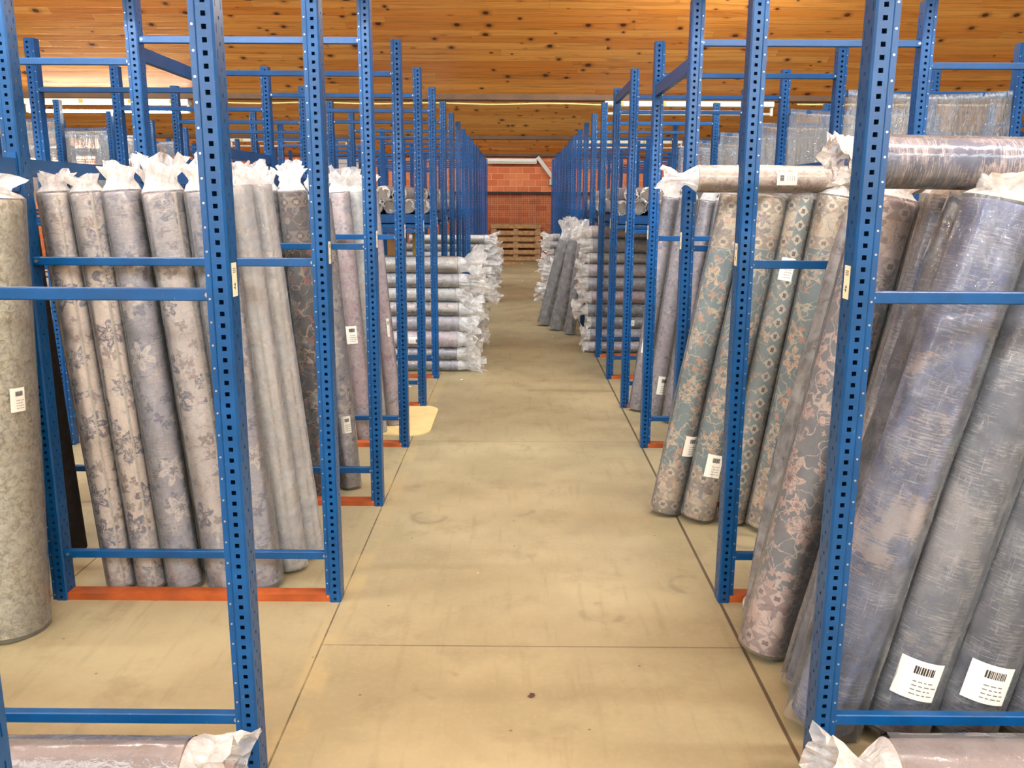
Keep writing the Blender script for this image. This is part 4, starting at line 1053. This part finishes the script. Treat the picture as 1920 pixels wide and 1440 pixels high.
for k in range(9, 12):
    sheet(4.42, 5.34, YR(k) - 0.008, 2.212, 0.75, 'clear plastic sheet hanging in the second right row on its %s frame' % ORD[k - 4], 'plastic sheets in the second right row', 90 + k)

# ------------------------------------------------------------------ wire fence and pallets by the far wall
for i in range(5):
    xa = -5.2 + i * 2.1; xb = xa + 2.06
    t = thing('wire_fence', 'dark welded wire fence panel before the brick wall, %s from the left' % ORD[i], 'fence', ((xa + xb) / 2, 21.93, 0), 'wire fence panels')
    h = (xb - xa) / 2
    b = MB()
    n = int((xb - xa) / 0.045)
    for k in range(n + 1):
        x = -h + k * 0.045; b.box(x - 0.0024, x + 0.0024, -0.003, 0.003, 0.06, 1.66)
    for k in range(33):
        z = 0.06 + k * 0.05; b.box(-h, h, 0.003, 0.007, z - 0.002, z + 0.002)
    b.build('wire_mesh', M_DARK, t)
    b = MB(); b.box(-h, h, -0.02, 0.02, 1.645, 1.69); b.build('top_rail', M_DARK, t)
    b = MB(); b.box(-h, -h + 0.04, -0.02, 0.02, 0, 1.645); b.build('post', M_DARK, t)
    b = MB(); b.box(h - 0.04, h, -0.02, 0.02, 0, 1.645); b.build('post', M_DARK, t)
t = thing('wooden_pallet', 'wooden pallet standing on edge against the wire fence at the end of the aisle', 'pallet', (-0.02, 21.84, 0))
for q in range(6):
    b = MB(); z = 0.012 + q * 0.158; b.bbox(-0.61, 0.61, -0.075, -0.052, z, z + 0.104, 0.003); b.build('deck_board', M_PALLET, t)
for x in (-0.60, -0.06, 0.48):
    b = MB(); b.box(x, x + 0.12, -0.052, 0.035, 0.0, 0.90); b.build('stringer', M_PALLET, t)
for q in (0, 2, 5):
    b = MB(); z = 0.012 + q * 0.158; b.box(-0.61, 0.61, 0.035, 0.055, z, z + 0.10); b.build('bottom_board', M_PALLET, t)
b = MB(); b.bbox(-0.4, 0.4, -0.30, 0.30, 0.0, 0.03, 0.004)
o = b.build('floor_plank', M_PALLET); o.location = (-0.28, 20.9, 0.0); o.rotation_euler = (0, 0, 0.15)
tag(o, 'brown wooden plank lying flat in front of the standing pallet', 'plank')

# ------------------------------------------------------------------ loose things
def rounded_sheet(x0, x1, y0, y1, r, th):
    pts = []
    for cx, cy_, a0 in ((x1 - r, y0 + r, -90), (x1 - r, y1 - r, 0), (x0 + r, y1 - r, 90), (x0 + r, y0 + r, 180)):
        for q in range(7):
            a = math.radians(a0 + q * 15); pts.append((cx + r * math.cos(a), cy_ + r * math.sin(a)))
    b = MB(); n = len(pts)
    b.v = [(p[0], p[1], 0) for p in pts] + [(p[0], p[1], th) for p in pts]
    b.f = [tuple(reversed(range(n))), tuple(range(n, 2 * n))] + [(i, (i + 1) % n, n + (i + 1) % n, n + i) for i in range(n)]
    b.m = [0] * len(b.f)
    return b
b = rounded_sheet(-0.75, 0.30, -0.42, 0.40, 0.14, 0.010)
for (x0, y0_, x1, y1_) in ((-.45, -.30, .02, -.20), (-.05, -.21, -.02, -.19), (-.02, .16, .07, .175)):
    b.quad((x0, y0_, .0105), (x1, y1_, .0105), (x1, y1_ + .008, .0105), (x0, y0_ + .008, .0105), 1)
o = b.build('plywood_sheet', [M_BOARD, M_INK]); o.location = (-0.86, 5.84, 0.0)
tag(o, 'pale plywood sheet with rounded corners on the floor at the left', 'board')
b = MB()
srnd = random.Random(5)
def scrap(cx, cy_, s, name, mat, label, cat, group=None):
    b = MB(); n = 7; ring = []
    for k in range(n):
        a = 2 * PI * k / n; rr = s * srnd.uniform(.5, 1.1)
        ring.append((rr * math.cos(a), rr * math.sin(a) * .8, srnd.uniform(0.001, s * .5)))
    b.v = ring + [(0, 0, s * .55), (0, 0, 0)]
    for k in range(n):
        b.f.append((k, (k + 1) % n, n)); b.f.append(((k + 1) % n, k, n + 1)); b.m += [0, 0]
    o = b.build(name, mat); o.location = (cx, cy_, 0)
    return tag(o, label, cat, group)
scrap(0.054, 2.421, .014, 'floor_scrap', M_SCRAP, 'small dark crumpled scrap lying in the middle of the aisle', 'scrap')
for i, (x, y) in enumerate(((0.12, 16.4), (0.15, 14.6), (0.07, 11.4), (0.42, 9.6), (-0.62, 9.0), (-0.3, 13.0), (-0.15, 3.32), (-0.46, 7.2), (-0.86, 6.9))):
    scrap(x, y, .018 if y > 6 else .006, 'plastic_flake', M_FLAKE, 'tiny white plastic flake on the aisle floor, %s from the viewer' % ORD[[6, 0, 8, 7, 3, 4, 5, 2, 1].index(i) if i in (6, 0, 8, 7, 3, 4, 5, 2, 1) else i], 'flake', 'white flakes on the floor')
def twist(loc, s, label):
    rnd = random.Random(int(loc[0] * 999)); b = MB()
    crumple(b, 0, s, rnd, s * 1.6, 1.2, 18, 6, 0, .5, 1)
    o = b.build('plastic_scrap', M_CRUMPLE); o.location = loc; o.rotation_euler = (1.35, 0, 0.9)
    return tag(o, label, 'plastic')
twist((0.86, 2.99, 0.035), .028, 'crumpled bit of clear plastic on the floor beside the grey floral rug')
# boards standing behind the left stack
for (x0, x1, y, h, mt, lab) in ((-1.50, -1.28, 10.2, 1.24, M_CARD, 'brown cardboard sheet standing below the left shelf'),
                                (-1.22, -1.10, 10.3, 1.24, M_YCARD, 'yellowish board standing below the left shelf, wider one'),
                                (-1.02, -0.94, 10.45, 1.24, M_YCARD, 'narrow yellowish board standing below the left shelf, nearest the aisle')):
    b = MB(); b.bbox(0, x1 - x0, -.008, .008, 0, h, 0.002); o = b.build('standing_board', mt); o.location = (x0, y, 0)
    tag(o, lab, 'board')
